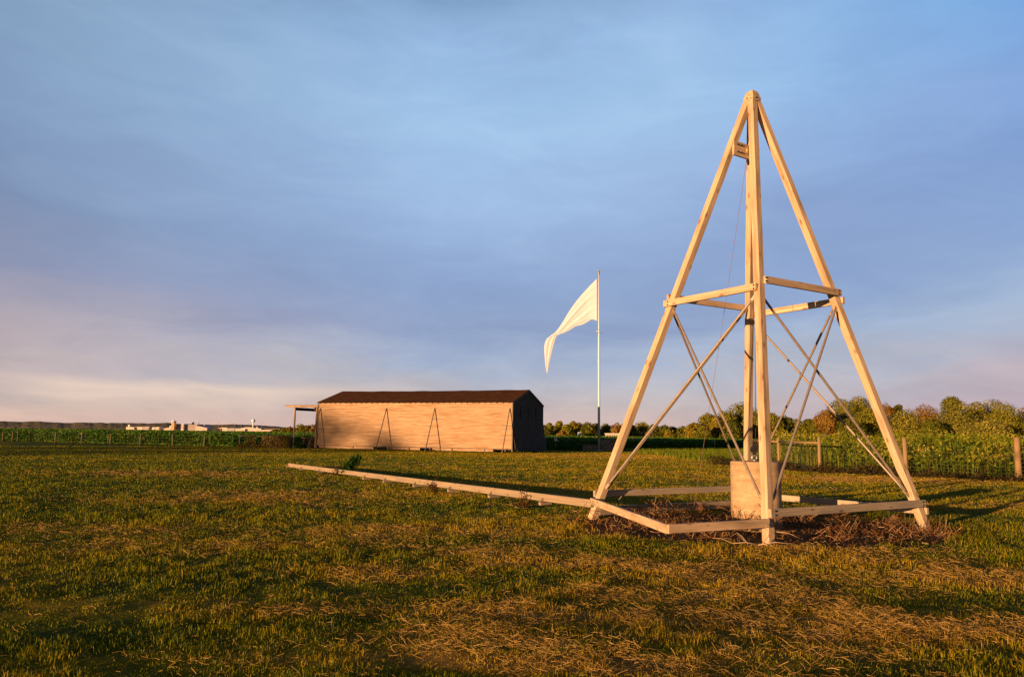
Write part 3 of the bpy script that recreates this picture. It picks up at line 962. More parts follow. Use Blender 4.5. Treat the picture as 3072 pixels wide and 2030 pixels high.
# ------------------------------------------------------------------ flagpole, flag
def build_flagpole():
    Y = 86.5
    b = D(1797, 1350, Y); base = Vector((b.x, b.y, 0))
    tp = D(1795, 812, Y); Ht = tp.z
    T = thing('flagpole', base, 'tall tapered white metal flagpole beside the low stone wall', 'flagpole')
    mb = MB()
    mb.tube([base, base + Vector((0, 0, Ht * .25)), base + Vector((0, 0, Ht * .6)), base + Vector((0, 0, Ht * .985))], [.135, .125, .10, .065], 18)
    mb.build('pole', plain_mat('pole_metal', (.72, .73, .76), .45, .15, .05, 1.0), T)
    mb = MB(); mb.tube([base - Vector((0, 0, .02)), base + Vector((0, 0, .06)), base + Vector((0, 0, .16))], [.42, .40, .17], 20)
    mb.build('base_collar', M['zinc'], T)
    mb = MB(); c = base + Vector((0, 0, Ht))
    mb.tube([c - Vector((0, 0, .42)), c - Vector((0, 0, .30)), c - Vector((0, 0, .18)), c - Vector((0, 0, .12))], [.12, .12, .07, .07], 12)
    mb.sphere(c + Vector((0, 0, 0)), .125)
    mb.build('finial', M['zinc'], T)
    zc = D(1795, 998, Y).z
    mb = MB(); q = base + Vector((0, -.10, zc)); 
    ring = [q + Vector((-.12 + .14 * math.cos(a), -.02, .16 + .22 * math.sin(a))) for a in np.linspace(0, 2 * PI, 12)]
    mb.tube(ring, .022, 6, cap=False)
    mb.tube([q + Vector((0, 0, -.05)), q + Vector((.28, -.03, -.06))], .035, 8)
    mb.build('cleat', M['zinc'], T)
    # halyard
    mb = MB(); mb.tube([base + Vector((-.16, .05, 1.2)), base + Vector((-.11, .05, Ht - .5))], .006, 5); mb.build('halyard', M['zinc'], T)
    # ---- flag
    topc = [(1791, 836), (1765, 862), (1735, 896), (1710, 930), (1688, 966), (1668, 994), (1650, 1008), (1638, 1020), (1633, 1040), (1634, 1066), (1636, 1090), (1640, 1118)]
    botc = [(1791, 962), (1775, 958), (1762, 966), (1745, 974), (1727, 978), (1708, 990), (1690, 999), (1672, 1006), (1662, 1030), (1654, 1062), (1647, 1092), (1643, 1119)]
    def interp(c, t):
        f = t * (len(c) - 1); i = min(int(f), len(c) - 2); g = f - i
        p0 = c[max(i - 1, 0)]; p1 = c[i]; p2 = c[i + 1]; p3 = c[min(i + 2, len(c) - 1)]
        return tuple(.5 * ((2 * b_) + (-a_ + c_) * g + (2 * a_ - 5 * b_ + 4 * c_ - d_) * g * g + (-a_ + 3 * b_ - 3 * c_ + d_) * g ** 3) for a_, b_, c_, d_ in zip(p0, p1, p2, p3))
    NU, NV = 72, 28
    co = np.zeros((NU + 1, NV + 1, 3))
    for i in range(NU + 1):
        t = i / NU; a = interp(topc, t); b_ = interp(botc, t)
        for j in range(NV + 1):
            s = j / NV
            u = a[0] + (b_[0] - a[0]) * s; v = a[1] + (b_[1] - a[1]) * s
            # the cloth streams left and towards the back, with folds radiating from the upper hoist corner
            fold = .065 * math.sin(s * 15 + 2.5 * t - 3 * t * s) * (.35 + .65 * min(1, t * 3)) * (1 - .5 * t) + .035 * math.sin(s * 33 + t * 6) * (1 - t) + .04 * math.sin(t * 5 + s * 1.5) * min(1, 3 * t)
            Yd = Y - .02 + t * .5 + fold * min(1, .25 + t * 4) * (1 - .7 * t) - .10 * (1 - min(1, t * 8))
            co[i, j] = D(u, v, Yd)
    idx = []
    for i in range(NU):
        for j in range(NV):
            a = i * (NV + 1) + j
            idx += [a, a + NV + 1, a + NV + 2, a + 1]
    m, nt, bs = new_mat('white_cloth'); L = nt.links.new
    bs.inputs['Base Color'].default_value = (.80, .78, .76, 1); bs.inputs['Roughness'].default_value = .85
    g = nd(nt, 'ShaderNodeNewGeometry'); n1 = nd(nt, 'ShaderNodeTexNoise', i_Scale=1.5, i_Detail=4.0); L(g.outputs['Position'], n1.inputs['Vector'])
    r = ramp(nt, [(.3, (.80, .79, .90)), (.7, (.84, .83, .94))], n1.outputs['Fac']); L(r.outputs[0], bs.inputs['Base Color'])
    tr = nd(nt, 'ShaderNodeBsdfTranslucent'); L(r.outputs[0], tr.inputs[0]); mx = nd(nt, 'ShaderNodeMixShader'); mx.inputs[0].default_value = .12
    L(bs.outputs[0], mx.inputs[1]); L(tr.outputs[0], mx.inputs[2]); L(mx.outputs[0], nt.nodes['Material Output'].inputs[0])
    o = np_mesh('flag', co.reshape(-1, 3), 4, np.array(idx), m, smooth=True)
    sl = o.modifiers.new('thick', 'SOLIDIFY'); sl.thickness = .006
    tag(o, 'plain white tattered flag streaming left from the flagpole', 'flag')


def stone_mat():
    m, nt, bs = new_mat('stone'); L = nt.links.new
    at = nd(nt, 'ShaderNodeAttribute', attribute_name='loc')
    n1 = nd(nt, 'ShaderNodeTexNoise', i_Scale=.7, i_Detail=4.0); L(at.outputs['Vector'], n1.inputs['Vector'])
    r = ramp(nt, [(.3, (.22, .16, .11)), (.5, (.38, .29, .20)), (.7, (.55, .43, .31))], n1.outputs['Fac']); L(r.outputs[0], bs.inputs['Base Color'])
    bs.inputs['Roughness'].default_value = .95
    return m


def build_stone_walls():
    sm = stone_mat()
    dark = plain_mat('stone_mortar', (.05, .04, .03), .95)
    cap = plain_mat('stone_coping', (.22, .17, .12), .9, 0, .25, 2)
    for (u0, u1, v0, v1, Y, lab) in ((1747, 1792, 1336, 1355, 86.9, 'lower grey brown dry stone wall left of the flagpole foot'), (1802, 1849, 1317, 1355, 87.1, 'taller dry stone wall block right of the flagpole foot')):
        a = D(u0, v1, Y); b = D(u1, v1, Y); ht = D(u0, v0, Y).z
        L_ = b.x - a.x; dep = .9
        T = thing('stone_wall', (a.x + L_ / 2, Y + dep / 2, 0), lab, 'stone wall')
        mb = MB(); mb.box((a.x + L_ / 2, Y + dep / 2, ht / 2 - .03), (1, 0, 0), (0, 1, 0), (0, 0, 1), L_ - .06, dep - .06, ht - .02); mb.build('core', dark, T)
        mb = MB(); z = 0
        while z < ht - .1:
            h = random.uniform(.10, .17); x = 0
            while x < L_:
                w = random.uniform(.2, .55); w = min(w, L_ - x)
                if w > .06:
                    j = random.uniform(-.02, .02)
                    mb.box((a.x + x + w / 2, Y + j + .05, z + h / 2), (1, random.uniform(-.03, .03), 0), (0, 1, 0), (0, 0, 1), w - .025, .14, h - .022, .0)
                x += w
            y = 0
            while y < dep:     # right-hand face
                w = min(random.uniform(.2, .5), dep - y)
                if w > .08: mb.box((a.x + L_ - .02, Y + y + w / 2 + .05, z + h / 2), (1, 0, 0), (0, 1, 0), (0, 0, 1), .12, w - .025, h - .022)
                y += w
            z += h
        mb.build('stones', sm, T)
        mb = MB(); x = 0
        while x < L_:
            w = min(random.uniform(.5, .9), L_ - x)
            mb.box((a.x + x + w / 2, Y + dep / 2, z + .05), (1, 0, 0), (0, 1, 0), (0, 0, 1), w - .015, dep + .12, .085 + random.uniform(-.01, .01)); x += w
        mb.build('coping', cap, T)


def build_small():
    # white box on a thin post beside the hangar
    Y = 84
    p = D(1667, 1350, Y); zt = D(1667, 1311, Y).z; zb = D(1667, 1321, Y).z
    T = thing('utility_box', (p.x, Y, 0), 'small white box on a thin post right of the hangar', 'box')
    white = plain_mat('white_paint', (.78, .76, .74), .5, 0, .06)
    h = zt - zb
    mb = MB(); mb.box((p.x, Y, zb + h / 2), (1, 0, 0), (0, 1, 0), (0, 0, 1), .30, .25, h); mb.build('body', white, T)
    mb = MB(); mb.box((p.x + .08, Y, zb - .02), (1, 0, 0), (0, 1, 0), (0, 0, 1), .52, .34, .05); mb.build('shelf', white, T)
    mb = MB(); mb.tube([(p.x, Y, 0), (p.x, Y, zb)], .025, 8); mb.build('post', M['steel'], T)
    # thin white post in the field
    p = G(2144, 1347)
    mb = MB(); q = Vector((p.x, p.y, 0)); k = p.y / 88; 
    mb.tube([q, q + Vector((0, 0, 1.35))], [.05, .045], 10); mb.tube([q + Vector((0, 0, 1.35)), q + Vector((0, 0, 1.42))], [.06, .02], 10)
    o = mb.build('marker_post', plain_mat('pale_post', (.60, .48, .30), .8), None)
    tag(o, 'thin pale post in front of the green crop, left of the tower', 'post')
    # short leaning stake on the lawn at the left
    p = G(211, 1343)
    mb = MB(); mb.beam(Vector((p.x - .15, p.y, -.05)), Vector((p.x + .25, p.y + .05, .40)), .11, .05, bev=.004); mb.beam(Vector((p.x + .22, p.y + .02, .34)), Vector((p.x + .42, p.y + .02, .46)), .05, .04, bev=.003)
    o = mb.build('leaning_stake', plain_mat('dark_wood', (.06, .04, .03), .9), None)
    tag(o, 'short dark stake leaning over on the far left lawn', 'stake')
    # pink-lit low building and white roof beyond the crop
    wallm = plain_mat('pale_wall', (.62, .50, .42), .8, 0, .1, .3); dk = plain_mat('dark_opening', (.10, .06, .05), .7)
    T = thing('low_building', D(1841, 1308, 330) * Vector((1, 1, 0)), 'long low pale building with a row of openings beyond the crop', 'building')
    a = D(1820, 1308, 330); b = D(1861, 1308, 330); zt = D(1840, 1300.5, 330).z
    W = b.x - a.x
    mb = MB(); mb.box(((a.x + b.x) / 2, 333, zt / 2), (1, 0, 0), (0, 1, 0), (0, 0, 1), W, 5, zt); mb.build('wall', wallm, T)
    mb = MB(); mb.box(((a.x + b.x) / 2, 333, zt + .12), (1, 0, 0), (0, 1, 0), (0, 0, 1), W + .6, 5.6, .22); mb.build('roof', plain_mat('pale_roof', (.75, .66, .58), .7), T)
    for k in range(6):
        mb = MB(); mb.box((a.x + W * (k + .6) / 6.2, 330.47, zt * .60), (1, 0, 0), (0, 1, 0), (0, 0, 1), W / 14, .1, zt * .4); mb.build('window', dk, T)
    T = thing('small_house', D(1741, 1303, 345) * Vector((1, 1, 0)), 'small white roofed house half hidden among the trees behind the flagpole', 'house')
    a = D(1736, 1303, 345); b = D(1744, 1303, 345); W = b.x - a.x; zt = D(1740, 1300, 345).z
    mb = MB(); mb.box(((a.x + b.x) / 2, 347, zt * .4), (1, 0, 0), (0, 1, 0), (0, 0, 1), W, 4, zt * .8); mb.build('wall', plain_mat('dark_wall', (.16, .13, .11), .8), T)
    mb = MB(); x0, x1 = a.x - .2, b.x + .2
    vs = [(x0, 344.8, zt * .8), (x1, 344.8, zt * .8), (x1, 349.2, zt * .8), (x0, 349.2, zt * .8), (x0, 347, zt * 1.25), (x1, 347, zt * 1.25)]
    mb.add(vs, [(0, 1, 5, 4), (2, 3, 4, 5), (0, 4, 3), (1, 2, 5), (3, 2, 1, 0)]); mb.build('roof', white, T)
    # pale dead branch at the foot of the front leg
    mb = MB(); st = plain_mat('bleached_stick', (.46, .33, .20), .9, 0, .2, 30)
    b0 = Vector((3.72, 11.62, .03))
    for (a0, a1, r0) in (((0, 0, 0), (.35, .22, .22), .009), ((.16, .10, .10), (.12, .14, .30), .006), ((0, 0, 0), (-.45, -.10, .04), .010), ((-.2, -.04, .02), (-.34, .05, .18), .006), ((-.45, -.1, .04), (-.72, -.02, .10), .006), ((.3, .18, .18), (.62, .12, .10), .006), ((-.05, -.02, .01), (.42, -.14, .05), .008)):
        p_, q_ = b0 + Vector(a0), b0 + Vector(a1); mid = p_.lerp(q_, .5) + Vector((0, .02, .03))
        mb.tube([p_, mid, q_], [r0, r0 * .8, r0 * .4], 6)
    tag(mb.build('dead_branch', st, None), 'pale dead forked branch lying at the foot of the front tower leg', 'branch')
    # green weed beside the rail
    p = rail_at(1036, -.22)
    T = thing('green_weed', (p.x, p.y, 0), 'leafy dark green weed growing up beside the far part of the rail', 'plant')
    n = 800
    c = np.array([p.x, p.y, .45]); t = rng.uniform(0, 1, n)
    pts = c + np.stack([rng.normal(0, .10, n) + (t - .5) * .42, rng.normal(0, .10, n), (t - .5) * .55 + rng.normal(0, .07, n)], -1)
    leafcloud('leaves', pts, .09, np.clip(rng.normal(.10, .12, n), 0, 1), M['crop'], T)
    mb = MB()
    for k in range(5):
        mb.tube([(p.x, p.y, 0), (p.x + random.uniform(-.2, .1), p.y, .35), (p.x + random.uniform(-.2, .35), p.y, .75)], [.012, .009, .004], 6)
    mb.build('stem', M['bark'], T)
    for (u, v) in ((1018, 1398), (1310, 1440), (1585, 1485)):
        p = rail_at(u, .09)
        n = 90
        pts = np.array([p.x, p.y, .12]) + rng.normal(0, 1, (n, 3)) * np.array([.09, .05, .09])
        dv = rng.normal(0, 1, (n, 3)); dv /= np.linalg.norm(dv, axis=1)[:, None]
        pts[:, 2] = np.abs(pts[:, 2])
        o = strands('withered_weed', pts, dv, rng.uniform(.08, .22, n), rng.uniform(.01, .025, n), np.clip(rng.normal(.15, .15, n), 0, 1), M['deadweed'], .6)
        tag(o, {1018: 'brown withered weed clinging to the rail just left of the green weed', 1310: 'thin brown withered weed hanging on the middle of the rail', 1585: 'brown withered weed hanging on the rail nearest the tower'}[u], 'weed')


# ------------------------------------------------------------------ foliage
def leafcloud(name, pts, size, tone, mat, parent=None, up_bias=.3, aspect=1.0, mi=None, out=None):
    n = len(pts)
    nr = rng.normal(0, 1, (n, 3))
    if out is not None: nr = nr * .45 + out
    nr[:, 2] += up_bias; nr /= np.linalg.norm(nr, axis=1)[:, None]
    a = np.cross(nr, rng.normal(0, 1, (n, 3))); a /= np.linalg.norm(a, axis=1)[:, None] + 1e-9
    b = np.cross(nr, a)
    s = (np.asarray(size) * np.ones(n) * rng.uniform(.6, 1.3, n))[:, None] * .5
    co = np.stack([pts - a * s * aspect, pts - b * s * .6, pts + a * s * aspect, pts + b * s * .6], 1)
    idx = np.arange(n * 4)
    return np_mesh(name, co.reshape(-1, 3), 4, idx, mat, {'tone': ('FLOAT', np.repeat(tone, 4))}, parent=parent)


M['bark'] = plain_mat('bark', (.12, .085, .055), .9, 0, .3, 6)
M['leaf_olive'] = leaf_mat('leaf_olive', [(0, (.070, .090, .008)), (.5, (.25, .235, .016)), (1, (.48, .39, .045))], .7, .3)
M['leaf_yellow'] = leaf_mat('leaf_yellow', [(0, (.13, .12, .010)), (.5, (.32, .25, .020)), (1, (.50, .37, .05))], .7, .3)
M['leaf_dark'] = leaf_mat('leaf_dark', [(0, (.035, .050, .005)), (.5, (.13, .135, .010)), (1, (.28, .25, .024))], .7, .25)
M['leaf_rust'] = leaf_mat('leaf_rust', [(0, (.11, .065, .012)), (.5, (.28, .16, .022)), (1, (.42, .25, .045))], .7, .25)
M['leaf_grey'] = leaf_mat('leaf_grey', [(0, (.085, .095, .014)), (.5, (.27, .245, .030)), (1, (.48, .40, .075))], .7, .3)


def tree(u, vtop, wpx, Y, kind, label, nleaf=1500, leaf=None, squat=1.0, group='trees and bushes beyond the fields'):
    top = D(u, vtop, Y); H = top.z; r = wpx / 2 / F_PX * Y
    return tree_at(top.x, top.y, H, r, kind, label, nleaf, leaf if leaf else Y / 2300 * 5.2, group, squat)


def tree_at(X0, Y0, H, r, kind, label, nleaf, leaf, group, squat=1.0):
    top = Vector((X0, Y0, H)); Y = Y0
    T = thing('tree', (top.x, top.y, 0), label, 'tree' if H > 4.5 else 'bush', group)
    cx, cy = top.x, top.y
    # trunk and limbs
    mb = MB()
    th = H * .45; tr = .02 * H + .05
    mb.tube([(cx, cy, -.1), (cx + .02 * H, cy, th * .5), (cx, cy, th), (cx, cy, H * .75)], [tr, tr * .8, tr * .6, tr * .2], 8)
    for k in range(5):
        a = k * 1.3 + random.random(); rr = r * .55
        z0 = th * random.uniform(.45, .95)
        mb.tube([(cx, cy, z0), (cx + rr * .5 * math.cos(a), cy + rr * .5 * math.sin(a), z0 + H * .14), (cx + rr * math.cos(a), cy + rr * math.sin(a), z0 + H * random.uniform(.2, .32))], [tr * .45, tr * .3, tr * .1], 6)
    mb.build('trunk', M['bark'], T)
    # crown: lobes of different size filling a rough dome
    lobes = []
    nl = random.randint(12, 16)
    r = r * 1.10
    for k in range(nl):
        a = random.uniform(0, 2 * PI); q = random.uniform(0, 1) ** .6
        el = random.uniform(-.1, 1)
        lr = r * random.uniform(.32, .52)
        lr = min(lr, H * .34)
        zc = H * .40 + (H * .60 - lr * .8) * el * squat
        q *= math.sqrt(max(.18, 1 - max(0, el) ** 2 * .8))
        lobes.append((cx + (r - lr) * q * math.cos(a), cy + (r - lr) * q * math.sin(a) * .9, zc, lr, random.uniform(-.2, .2)))
    lr = r * .36
    lobes.append((cx + random.uniform(-.1, .1) * r, cy, H - lr * .75, lr, .08))
    for k in range(7):
        a = PI + PI * (k + .5) / 7 + random.uniform(-.2, .2)
        lr = r * random.uniform(.36, .50); lobes.append((cx + r * .55 * math.cos(a), cy + r * .55 * math.sin(a), H * random.uniform(.14, .36), lr, -.05))
    P = []; TN = []; NR = []
    wts = np.array([l[3] ** 2 for l in lobes]); wts = wts / wts.sum()
    for (lx, ly, lz, lr, tn), w in zip(lobes, wts):
        n = int(nleaf * w)
        d = rng.normal(0, 1, (n, 3)); d /= np.linalg.norm(d, axis=1)[:, None]
        rad = lr * (rng.uniform(.55, 1, n) ** .5) * (1 + .16 * np.sin(d[:, 0] * 7 + lx) * np.sin(d[:, 2] * 6 + ly) + rng.normal(0, .07, n))
        p = np.array([lx, ly, lz]) + d * rad[:, None] * np.array([1, 1, .85])
        P.append(p); NR.append(d); TN.append(np.clip(.45 + tn + rng.normal(0, .20, n), 0, 1))
    P = np.vstack(P); TN = np.concatenate(TN); NR = np.vstack(NR)
    k = P[:, 2] > .1; P = P[k]; TN = TN[k]; NR = NR[k]
    sz = leaf
    leafcloud('crown', P, sz, TN, M['leaf_' + kind], T, up_bias=.15, out=NR)
    return T


def build_trees():
    # distant strip right of the hangar (behind the crop)
    strip = [
        (1633, 1275, 34, 'dark', 'dark tree touching the right edge of the hangar'),
        (1649, 1268, 20, 'olive', 'narrow olive tree near the right edge of the hangar'),
        (1662, 1276, 34, 'yellow', 'yellowish bush-like tree above the small white box'),
        (1679, 1262, 28, 'olive', 'tallest spiky olive tree between hangar and flagpole'),
        (1701, 1272, 36, 'olive', 'round olive tree midway between hangar and flagpole'),
        (1684, 1290, 24, 'rust', 'low rust tinged bush in front of the trees between hangar and flagpole'),
        (1719, 1263, 26, 'yellow', 'light yellow green poplar left of the flagpole'),
        (1737, 1267, 26, 'yellow', 'second light poplar left of the flagpole, beside the small house'),
        (1765, 1265, 46, 'dark', 'broad dark green tree just left of the flagpole'),
        (1786, 1268, 30, 'olive', 'olive tree directly behind the flagpole'),
        (1815, 1270, 38, 'olive', 'olive tree just right of the flagpole'),
        (1850, 1268, 38, 'rust', 'rust brown tree above the low pale building'),
        (1872, 1269, 26, 'dark', 'small dark tree left of the tower left leg'),
        (1895, 1273, 34, 'olive', 'olive tree behind the tower left leg'),
        (1926, 1265, 46, 'olive', 'broad olive tree just right of the tower left leg'),
        (1960, 1271, 36, 'dark', 'dark tree behind the diagonal rod right of the left leg'),
        (1946, 1294, 18, 'rust', 'tiny orange bush at the field edge behind the left diagonal rod'),
        (1992, 1275, 40, 'dark', 'dark tree behind the small yellow bush'),
        (2020, 1277, 34, 'dark', 'dark tree right of the small yellow bush'),
        (2006, 1287, 28, 'yellow', 'small round yellow green bush at the far field edge'),
        (2047, 1278, 34, 'dark', 'dark low tree left of the big wooded clump'),
    ]
    for i, (u, v, w, k, lab) in enumerate(strip):
        Y = 350 + (i * 37 % 29) - (25 if v > 1285 else 0)
        tree(u, v, w * 1.45, Y, k, lab, 2200, leaf=.85)
    clump = [
        (2082, 1268, 52, 215, 'yellow', 'yellow green tree at the left end of the big clump'),
        (2124, 1240, 66, 220, 'olive', 'rounded olive tree stepping up the left of the big clump'),
        (2112, 1276, 40, 205, 'dark', 'dark low tree at the foot of the big clump, left side'),
        (2150, 1248, 40, 212, 'yellow', 'golden lit tree inside the big clump'),
        (2178, 1232, 62, 222, 'olive', 'olive tree next to the tallest crown of the big clump'),
        (2228, 1204, 84, 228, 'olive', 'tallest round crown of the big clump behind the rear leg'),
        (2200, 1262, 56, 205, 'dark', 'dark bush under the tallest crown left of the rear leg'),
        (2262, 1234, 56, 214, 'grey', 'tree between the rear and front legs of the tower'),
        (2312, 1236, 66, 215, 'olive', 'olive tree just right of the front leg'),
        (2350, 1247, 52, 218, 'dark', 'dark tree ending the big clump on the right'),
        (2392, 1257, 44, 300, 'olive', 'distant olive tree in the gap right of the big clump'),
        (2425, 1256, 34, 300, 'dark', 'second distant tree in the gap, darker'),
        (2447, 1254, 28, 290, 'dark', 'dark distant tree left of the orange tinged tree'),
    ]
    for (u, v, w, Y, k, lab) in clump:
        tree(u, v, w * 1.5, Y, k, lab, 6000, leaf=.58)
    near = [
        (2484, 1236, 66, 122, 'rust', 'orange tinged tree with bare stems left of the right hand wood'),
        (2522, 1204, 84, 128, 'olive', 'rounded green tree at the left of the right hand wood'),
        (2577, 1196, 96, 130, 'olive', 'broad green dome tree left of the tower right leg'),
        (2600, 1232, 80, 122, 'olive', 'lower green tree in front of the broad dome tree'),
        (2550, 1262, 70, 116, 'dark', 'dark bush under the broad dome tree'),
        (2655, 1217, 70, 150, 'rust', 'rust brown tree just right of the tower right leg'),
        (2692, 1220, 40, 155, 'dark', 'small dark crown above the rust brown tree'),
        (2712, 1234, 96, 120, 'grey', 'grey green bushy tree in front of the orange one'),
        (2772, 1222, 104, 138, 'rust', 'large orange brown tree in the right hand wood'),
        (2790, 1262, 60, 118, 'dark', 'dark hollow bush below the large orange brown tree'),
        (2850, 1196, 70, 140, 'olive', 'tallest crown in the right hand wood'),
        (2868, 1216, 116, 124, 'grey', 'wide grey green tree below the tallest crown'),
        (2925, 1214, 80, 130, 'grey', 'grey green tree left of the dark notch'),
        (2948, 1236, 60, 136, 'dark', 'dark tree filling the notch near the right edge'),
        (2978, 1205, 92, 132, 'olive', 'yellow green domed tree near the right edge'),
        (3030, 1222, 110, 124, 'olive', 'dense olive tree above the thick right hand fence post'),
        (3085, 1226, 90, 134, 'rust', 'reddish tree cut by the right edge of the picture'),
        (2960, 1262, 110, 116, 'grey', 'low grey green bush in front of the right hand wood'),
    ]
    for (u, v, w, Y, k, lab) in near:
        tree(u, v - 7, w * 1.5, Y, k, lab, 12000, leaf=.29)
    behind = [
        (855, 1281, 36, 'olive', 'low olive tree left of the canopy post'),
        (872, 1278, 26, 'rust', 'reddish small tree seen beside the canopy post'),
        (904, 1270, 34, 'olive', 'round olive tree seen under the hangar canopy'),
        (922, 1274, 26, 'dark', 'dark tree in the middle under the hangar canopy'),
        (938, 1272, 30, 'rust', 'rusty tree under the canopy next to the hangar'),
        (830, 1284, 30, 'dark', 'dark bush right of the far sheds'),
    ]
    for (u, v, w, k, lab) in behind:
        tree(u, v, w * 1.4, 420, k, lab, 1200, leaf=.8)


def build_shade_trees():
    P = Vector((SUN_TRAVEL.y, -SUN_TRAVEL.x, 0))
    tn = math.tan(SUN_EL)
    for i, (q, z, w, s) in enumerate(((-6.5, 2.6, 10, 226), (-3, 4.0, 12, 232), (.5, 4.2, 10, 228), (3.6, 3.3, 9, 224), (6.6, 2.2, 8, 230), (9.2, 1.5, 8, 226), (12.0, .9, 7, 229))):
        c = HA + P * q - SUN_TRAVEL * s
        H = z + s * tn
        # place via the same tree builder: find its photo column by direct coordinates
        tree_at(c.x, c.y, H, w / 2, 'olive', 'broad roadside tree on the lawn edge behind the viewpoint', 720, .95, 'trees behind the viewpoint')


def poly_y(poly, x):
    xs = [p[0] for p in poly]; ys = [p[1] for p in poly]
    return np.interp(x, xs, ys)


CROP_FRONT = [(-140, 120), (-90, 106), (-64, 98.5), (-53, 92.5), (-47, 89), (-36, 84), (-31, 81.5), (-21, 79.5), (-18, 92), (3, 92), (3.2, 84.5), (8, 86), (10.5, 90), (17, 90), (24, 96), (30, 112), (60, 150), (200, 300)]


def build_crop():
    # tall green crop: leafy volume near its edge, leafy top further off
    n = 120000
    u = rng.uniform(0, 1, n)
    x = rng.uniform(-110, 60, n)
    dep = 60 * u ** 1.9
    y = poly_y(CROP_FRONT, x) + .5 + dep + (fbm(x * .5, x * 0 + 3, 5, 3) - .5) * 1.6
    hc = 1.28 + (fbm(x * .35, y * .35, 15, 3) - .5) * .45 + .10 * np.clip(dep / 40, 0, 1)
    # taller weeds at the edge in places
    hc = hc + .35 * sstep(.6, .75, fbm(x * .25 + 7, y * .1, 25, 3)) * (dep < 6) * (x < -20)
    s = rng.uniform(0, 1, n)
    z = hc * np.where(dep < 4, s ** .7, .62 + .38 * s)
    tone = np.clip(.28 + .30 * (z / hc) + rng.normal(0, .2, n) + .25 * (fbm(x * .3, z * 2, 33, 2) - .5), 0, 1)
    pts = np.stack([x, y, z], -1)
    m2 = 50000
    x2 = rng.uniform(-1, 1, m2); d2 = 55 * (420 / 55) ** rng.uniform(0, 1, m2); xx = x2 * (90 + d2 * .5) - 10
    p2 = np.stack([xx, poly_y(CROP_FRONT, xx) + d2, 1.30 + rng.normal(0, .10, m2) + .08], -1)
    szs = np.concatenate([np.full(n, .30), .30 + d2 * .0022])
    pts = np.vstack([pts, p2]); tone = np.concatenate([tone, np.clip(rng.normal(.62, .2, m2), 0, 1)])
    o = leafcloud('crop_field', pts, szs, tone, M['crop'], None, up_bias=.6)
    # far top sheet joined in the same object
    me = o.data
    tag(o, 'tall dark green crop growing beyond the fence', 'crop', kind='stuff')
    # far part: a bumpy canopy sheet with its front skirt
    xs = np.linspace(-1, 1, 260); ds = np.concatenate([[0], np.geomspace(1.5, 760, 60)])
    X = []; 
    co = np.zeros((len(ds), len(xs), 3))
    for i, d_ in enumerate(ds):
        xx = xs * (120 + d_ * .8) - 20
        yy = poly_y(CROP_FRONT, xx) + 2.0 + d_
        zz = 1.22 + (fbm(xx * .6, yy * .2, 45, 3) - .5) * .25 + .12 * min(1, d_ / 60)
        if i == 0: zz = zz * 0 - .02
        co[i] = np.stack([xx, yy, zz], -1)
    nx = len(xs)
    i = np.arange(len(ds) - 1)[:, None] * nx; k = np.arange(nx - 1)[None, :]
    q = np.stack([i + k, i + k + 1, i + nx + k + 1, i + nx + k], -1).reshape(-1, 4)
    m, nt, bs = new_mat('crop_canopy'); L = nt.links.new
    g = nd(nt, 'ShaderNodeNewGeometry'); mp = nd(nt, 'ShaderNodeMapping'); mp.inputs['Scale'].default_value = (1, .12, 1); L(g.outputs['Position'], mp.inputs[0])
    n1 = nd(nt, 'ShaderNodeTexNoise', i_Scale=.9, i_Detail=8.0, i_Roughness=.7); L(mp.outputs[0], n1.inputs['Vector'])
    r = ramp(nt, [(.3, (.025, .055, .006)), (.5, (.06, .12, .012)), (.7, (.13, .18, .022))], n1.outputs['Fac']); L(r.outputs[0], bs.inputs['Base Color'])
    bs.inputs['Roughness'].default_value = .9; bs.inputs['Specular IOR Level'].default_value = .05
    o2 = np_mesh('crop_canopy', co.reshape(-1, 3), 4, q.ravel(), m, smooth=True)
    tag(o2, 'far reaches of the green crop running towards the horizon', 'crop', kind='stuff')


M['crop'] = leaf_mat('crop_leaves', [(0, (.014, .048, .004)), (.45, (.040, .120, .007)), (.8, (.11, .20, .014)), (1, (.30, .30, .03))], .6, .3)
M['meadow'] = leaf_mat('meadow_leaves', [(0, (.030, .080, .004)), (.4, (.11, .175, .008)), (.75, (.27, .27, .014)), (1, (.48, .38, .04))], .7, .35)
M['flower'] = leaf_mat('yellow_flowers', [(0, (.50, .34, .03)), (.6, (.72, .52, .06)), (1, (.85, .72, .30))], .7, .3)
M['brush'] = leaf_mat('brush', [(0, (.022, .02, .006)), (.5, (.06, .045, .015)), (1, (.14, .08, .03))], .8, .2)

RF = [Vector((22, 33.6, 0)), Vector((18.7, 36.7, 0)), Vector((15.75, 39.5, 0)), Vector((16.45, 47.5, 0)), Vector((18.6, 61, 0))]


def meadow_front(x):
    # near edge of the wild meadow behind the right hand fence
    return np.interp(x, [16.2, 18.7, 22, 28, 40, 60], [40.3, 37.6, 34.4, 28.5, 17, 6])


